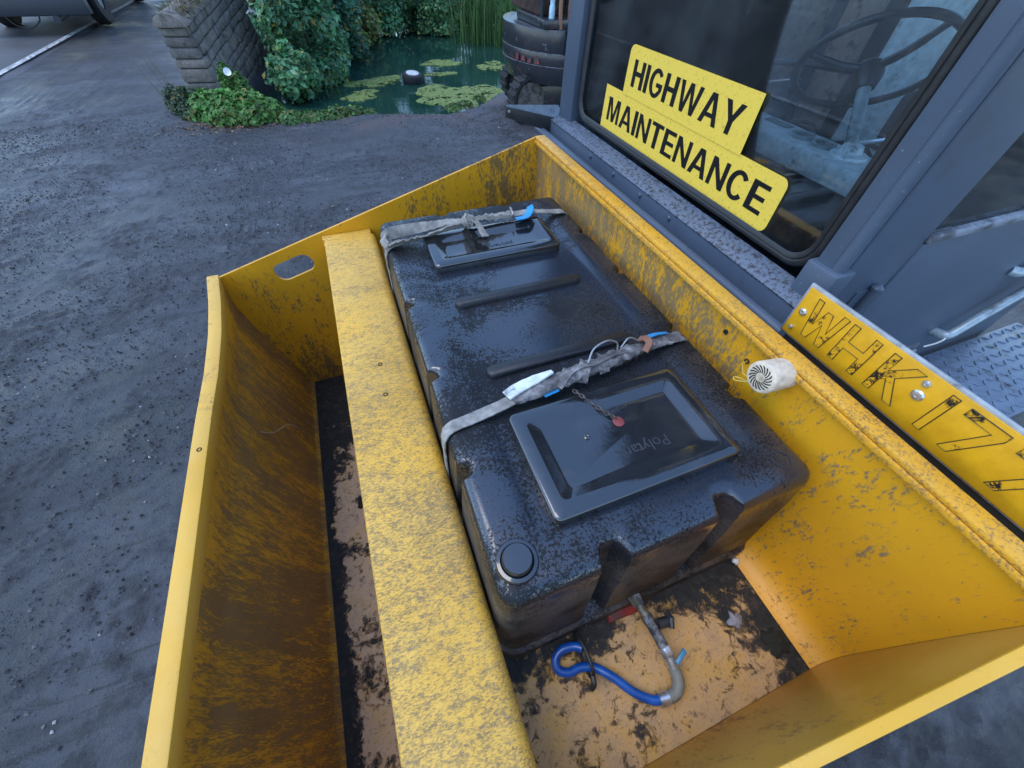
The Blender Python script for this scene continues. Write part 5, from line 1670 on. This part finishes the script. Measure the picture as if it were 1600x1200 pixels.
m = MB(); m.lathe([(0.028, -0.05), (0.042, -0.01), (0.040, 0.018), (0.03, 0.028), (0, 0.03)], hub, wnv, 24); m.build('hub', WHEEL, sw, smooth=True)
m = MB(); base = Vector(W(1.578, 0.925, -0.489)); m.tube([base, hub - wnv * 0.02], 0.019, 16); m.build('steering_column', simple('column_grey', (0.34, 0.39, 0.41), 0.4, metal=0.3, dirt=0.2), ve, smooth=True)
m = MB(); m.lathe([(0.058, 0), (0.056, 0.008), (0.036, 0.014), (0.030, 0.032), (0.022, 0.036)], base, (0, 0, 1), 24); m.build('column_flange', DASH, ve, smooth=True)
m = MB(); m.tube(smooth_path([hub, hub + Vector((-0.10, 0.22, -0.01)), hub + Vector((-0.14, 0.42, -0.05))], 5), 0.011, 8); m.build('column_stalk', WHEEL, ve, smooth=True)
m = MB(); m.tube(smooth_path([W(1.66, 0.98, -0.48), W(1.70, 0.86, -0.42), W(1.75, 0.80, -0.38)], 5), 0.006, 8); m.build('gear_lever', STEEL, ve, smooth=True)
# seat, pale folder, red can
bx('seat_base', DARK, ve, 1.90, 2.33, 0.62, 1.25, -1.28, -0.80, 0.03)
bx('seat_cushion', simple('seat_cloth', (0.50, 0.58, 0.52), 0.8, dirt=0.35, dirtcol=(0.14, 0.17, 0.16)), ve, 1.84, 2.33, 0.52, 1.28, -0.735, -0.62, 0.04)
bx('seat_back', DARK, ve, 2.24, 2.36, 0.62, 1.26, -0.615, -0.42, 0.03)
bx('side_console', simple('console_dark', (0.13, 0.14, 0.15), 0.6, dirt=0.5, dirtcol=(0.25, 0.25, 0.25)), ve, 1.70, 2.30, 1.32, 1.82, -1.29, -0.72, 0.03)
m = MB(); m.lathe([(0.0, 0), (0.075, 0), (0.08, 0.02), (0.08, 0.12), (0.06, 0.15), (0, 0.16)], W(1.99, 0.985, -0.58), (0.1, 0, 1), 24)
m.build('red_can', simple('red_can', (0.40, 0.05, 0.06), 0.4), ve, smooth=True)
bx('white_tray', simple('white_tray', (0.55, 0.6, 0.6), 0.5, dirt=0.3), ve, 1.76, 1.90, 0.70, 0.86, -0.60, -0.585)
bx('pedal_box', simple('console_dark', (0, 0, 0)), ve, 1.70, 1.85, 0.60, 1.25, -1.29, -0.62, 0.02)
rr = random.Random(4)
for k in range(7):
    x, y = 1.70 + rr.random() * .2, 1.25 + rr.random() * .45
    m = MB(); m.tube(smooth_path([W(x, y, -0.71), W(x + rr.uniform(-.05, .05), y - .08, -0.60 + rr.uniform(-.03, .05)), W(x + .12, y - .22, -0.56), W(x + .2, y - .3, -0.68)], 5), 0.008, 6)
    m.build('cable', RUB, ve, smooth=True)

# ---- stickers on the windscreen
b = NB('sign_yellow')
n = b.noise(130, 6, 0.75)
c = b.mix(b.math('MULTIPLY', b.smooth(n, 0.56, 0.66), 0.75), (0.84, 0.58, 0.075), (0.30, 0.19, 0.04))
b.set(color=c, rough=0.45, spec=0.4)
SIGN = b.m
SBLK = simple('sign_black', (0.008, 0.008, 0.009), 0.6, bump=0, spec=0.2)
def glyph(ch_):
    """bold sans capitals: width and abutting polygons, cap height 1"""
    s_ = 0.185
    if ch_ == 'I':
        return s_, [[(0, 0), (s_, 0), (s_, 1), (0, 1)]]
    if ch_ == 'H':
        w = 0.64
        return w, [[(0, 0), (s_, 0), (s_, .43), (w - s_, .43), (w - s_, 0), (w, 0), (w, 1), (w - s_, 1), (w - s_, .60), (s_, .60), (s_, 1), (0, 1)]]
    if ch_ == 'T':
        w = 0.60
        return w, [[((w - s_) / 2, 0), ((w + s_) / 2, 0), ((w + s_) / 2, .85), (w, .85), (w, 1), (0, 1), (0, .85), ((w - s_) / 2, .85)]]
    if ch_ == 'E':
        w = 0.56
        return w, [[(0, 0), (w, 0), (w, .15), (s_, .15), (s_, .43), (w * .92, .43), (w * .92, .58), (s_, .58), (s_, .85), (w * .98, .85), (w * .98, 1), (0, 1)]]
    if ch_ == 'N':
        w = 0.65
        return w, [[(0, 0), (.15, 0), (.15, .68), (w - .16, 0), (w, 0), (w, 1), (w - .15, 1), (w - .15, .32), (.16, 1), (0, 1)]]
    if ch_ == 'M':
        w = 0.76
        return w, [[(0, 0), (.145, 0), (.145, .76), (w / 2 - .075, 0), (w / 2 + .075, 0), (w - .145, .76), (w - .145, 0), (w, 0), (w, 1), (w - .22, 1), (w / 2, .30), (.22, 1), (0, 1)]]
    if ch_ == 'W':
        w = 0.98
        return w, [[(0, 1), (.16, 1), (.27, .30), (.41, 1), (w - .41, 1), (w - .27, .30), (w - .16, 1), (w, 1), (w - .19, 0), (w - .345, 0), (w / 2, .72), (.345, 0), (.19, 0)]]
    if ch_ == 'Y':
        w = 0.72
        c_ = w / 2
        return w, [[(c_ - .085, 0), (c_ + .085, 0), (c_ + .085, .41), (w, 1), (w - .19, 1), (c_, .59), (.19, 1), (0, 1), (c_ - .085, .41)]]
    if ch_ == 'A':
        w = 0.74
        c_ = w / 2
        xl = lambda v: .17 + (c_ - .17) * v / .80      # inner edge of the left leg
        return w, [[(0, 0), (.17, 0), (xl(.23), .23), (xl(.37), .37), (c_, .80), (c_, 1), (c_ - .10, 1)],
                   [(w, 0), (w - .17, 0), (w - xl(.23), .23), (w - xl(.37), .37), (c_, .80), (c_, 1), (c_ + .10, 1)][::-1],
                   [(xl(.23), .23), (w - xl(.23), .23), (w - xl(.37), .37), (xl(.37), .37)]]
    # C and G: thick arc split into quads
    w, N = 0.68, 26
    a0, a1 = (38, 322) if ch_ == 'C' else (40, 345)
    polys, inner, outer = [], [], []
    for i_ in range(N + 1):
        q = math.radians(a0 + (a1 - a0) * i_ / N)
        outer.append((w / 2 + w / 2 * math.cos(q), .5 + .515 * math.sin(q)))
        inner.append((w / 2 + (w / 2 - .165) * math.cos(q), .5 + .36 * math.sin(q)))
    pl = outer + inner[::-1]
    polys = [pl]
    if ch_ == 'G':
        e_ = outer[-1]
        pl = outer[:-1] + [(w - .01, .30), (w - .01, .53), (w * .52, .53), (w * .52, .38), (w - .165, .38), (w - .165, .26)] + inner[:-2][::-1]
        polys = [pl]
    return w, polys
def sign(name, y0, y1, z0, z1, rounds, body, ty0, ty1, tz0, tz1, x, label):
    rc = 0.022
    pts = []
    for (cy, cz, a0, rd) in ((y1, z1, 0, rounds[0]), (y0, z1, 90, rounds[1]), (y0, z0, 180, rounds[2]), (y1, z0, 270, rounds[3])):
        if rd:
            sy, sz = (1 if cy == y1 else -1), (1 if cz == z1 else -1)
            for k in range(7):
                q = math.radians(a0 + 90 * k / 6)
                pts.append((cy - sy * rc + rc * math.cos(q), cz - sz * rc + rc * math.sin(q)))
        else:
            pts.append((cy, cz))
    m_ = MB(); m_.prism([W(x, y, z_) for y, z_ in pts], (0.0012, 0, 0))
    so = m_.build(name, SIGN, ve)
    so['label'] = label
    gl_ = [glyph(c_) for c_ in body]
    gap = 0.085
    k = (ty1 - ty0) / (sum(g_[0] for g_ in gl_) + gap * (len(gl_) - 1))
    cur = 0
    for (w_, polys) in gl_:
        m_ = MB()
        for poly in polys:
            m_.prism([W(x - 0.0007, ty1 - (cur + u) * k, tz0 + v * (tz1 - tz0)) for u, v in poly], (0.0006, 0, 0))
        m_.build('letter', SBLK, so)
        cur += w_ + gap
sign('window_sign', 0.850, 1.451, -0.400, -0.262, (1, 0, 0, 0), 'HIGHWAY', 0.888, 1.413, -0.371, -0.297, GX0 - 0.0036, 'yellow sticker lettered HIGHWAY on the windscreen')
sign('window_sign', 0.675, 1.565, -0.534, -0.397, (0, 1, 1, 0), 'MAINTENANCE', 0.712, 1.530, -0.502, -0.428, GX0 - 0.0018, 'yellow sticker lettered MAINTENANCE on the windscreen')

# ---- number plate on its backing bar
b = NB('plate_yellow')
n = b.noise(20, 7, 0.7)
c = b.ramp(n, [(0.3, (0.62, 0.30, 0.008)), (0.7, (0.82, 0.42, 0.012))])
c = b.mix(b.math('MULTIPLY', b.smooth(b.noise(160, 5, 0.75), 0.64, 0.69), 0.6), c, (0.25, 0.13, 0.02))
b.set(color=c, rough=0.40, normal=b.bump(n, 0.15, 0.002))
PLY = b.m
b = NB('plate_flaked')
n = b.noise(55, 8, 0.75, 0.6)
k_ = b.smooth(b.noise(22, 5, 0.6), 0.50, 0.58)
c2 = b.mix(b.math('MULTIPLY', b.smooth(n, 0.47, 0.52), k_), c, (0.012, 0.011, 0.01)) if False else b.mix(b.math('MULTIPLY', b.smooth(n, 0.47, 0.52), k_), (0.72, 0.36, 0.010), (0.012, 0.011, 0.010))
b.set(color=c2, rough=0.45)
PFL = b.m
PX = 0.850
def plz(v):      # plate: v 0..1 up
    return -0.604 + v * 0.116
np_ = bx('number_plate', PLY, ve, PX, PX + 0.003, -0.110, 0.409, -0.6035, -0.487, 0.0015)
np_['label'] = 'worn yellow number plate lettered WHK 177 beside the bucket rim'
bx('plate_frame', simple('plate_alloy', (0.42, 0.44, 0.46), 0.4, metal=0.5, dirt=0.3), np_, PX + 0.0035, PX + 0.010, -0.116, 0.415, -0.6095, -0.481, 0.002)
bx('plate_bar', DARK, np_, PX + 0.0105, PX + 0.035, -0.116, 0.40, -0.640, -0.50, 0.003)
def strokes_outline(ch_):
    """block letters as polygons, u to the right 0..1 (times width), v up 0..1"""
    if ch_ == 'W':
        return 0.074, [[(0, 1), (.17, 1), (.27, .38), (.42, .86), (.58, .86), (.73, .38), (.83, 1), (1, 1), (.82, 0), (.66, 0), (.5, .52), (.34, 0), (.18, 0)]]
    if ch_ == 'H':
        return 0.060, [[(0, 1), (.22, 1), (.22, .58), (.78, .58), (.78, 1), (1, 1), (1, 0), (.78, 0), (.78, .40), (.22, .40), (.22, 0), (0, 0)]]
    if ch_ == 'K':
        return 0.060, [[(0, 1), (.22, 1), (.22, .60), (.70, 1), (1, 1), (.50, .56), (1, 0), (.72, 0), (.34, .44), (.22, .34), (.22, 0), (0, 0)]]
    if ch_ == '1':
        return 0.013, [[(0, 1), (1, 1), (1, 0), (0, 0)]]
    return 0.060, [[(0, 1), (1, 1), (1, .84), (.52, 0), (.26, 0), (.72, .82), (0, .82)]]
for ch_, ystart in (('W', 0.380), ('H', 0.296), ('K', 0.212), ('1', 0.108), ('7', 0.078), ('7', 0.000)):
    w_, polys = strokes_outline(ch_)
    for poly in polys:
        P3 = [Vector((PX - 0.0006, ystart - u * w_, H - 0.583 + v * 0.086)) for u, v in poly]
        bm = bmesh.new()
        vs_ = [bm.verts.new(q) for q in P3]
        bm.faces.new(vs_)
        ex_ = bmesh.ops.extrude_face_region(bm, geom=list(bm.faces))
        bmesh.ops.translate(bm, verts=[g for g in ex_['geom'] if isinstance(g, bmesh.types.BMVert)], vec=(0.0007, 0, 0))
        bmesh.ops.recalc_face_normals(bm, faces=bm.faces)
        me_ = bpy.data.meshes.new('character')
        bm.to_mesh(me_)
        bm.free()
        co_ = mkobj('character', me_, PFL, np_)
        m = MB()
        m.tube(P3 + [P3[0], P3[1]], 0.00095, 6, False)
        m.build('character_edge', simple('edge_dark', (0.05, 0.035, 0.01), 0.5, bump=0), np_)
for (y, zc, r_) in ((0.392, -0.541, 0.0085), (0.394, -0.584, 0.005), (0.144, -0.508, 0.007), (0.139, -0.534, 0.0105)):
    m = MB(); m.lathe([(r_, 0), (r_, 0.0015), (r_ * 0.75, 0.004), (r_ * 0.35, 0.0045), (r_ * 0.3, 0.003), (0, 0.003)], W(PX - 0.0002, y, zc), (-1, 0, 0), 20)
    m.build('plate_bolt', STEEL, np_, smooth=True)
# ---- chassis and wheels
bx('chassis', simple('chassis_black', (0, 0, 0)), ve, -0.05, 2.9, 0.55, 1.55, -1.48, -1.362, 0.01)
bx('rear_body', CAB, ve, 2.46, 3.6, 0.45, 1.88, -1.35, -0.35, 0.04) if False else None
for (x, y) in ((0.35, 0.36), (0.35, 1.30), (2.0, 0.60), (2.0, 1.62)):
    m = MB()
    m.lathe([(0.16, -0.10), (0.27, -0.11), (0.31, -0.08), (0.315, 0.0), (0.31, 0.08), (0.27, 0.11), (0.16, 0.10), (0.16, -0.10)], (x, y, 0.315), (0, 1, 0), 32)
    wh = m.build('wheel', rub, ve, smooth=True)
    m = MB(); m.lathe([(0.0, -0.07), (0.16, -0.08), (0.165, 0.08), (0.0, 0.07)], (x, y, 0.315), (0, 1, 0), 24); m.build('hub', simple('hub_grey', (0, 0, 0)), wh, smooth=True)
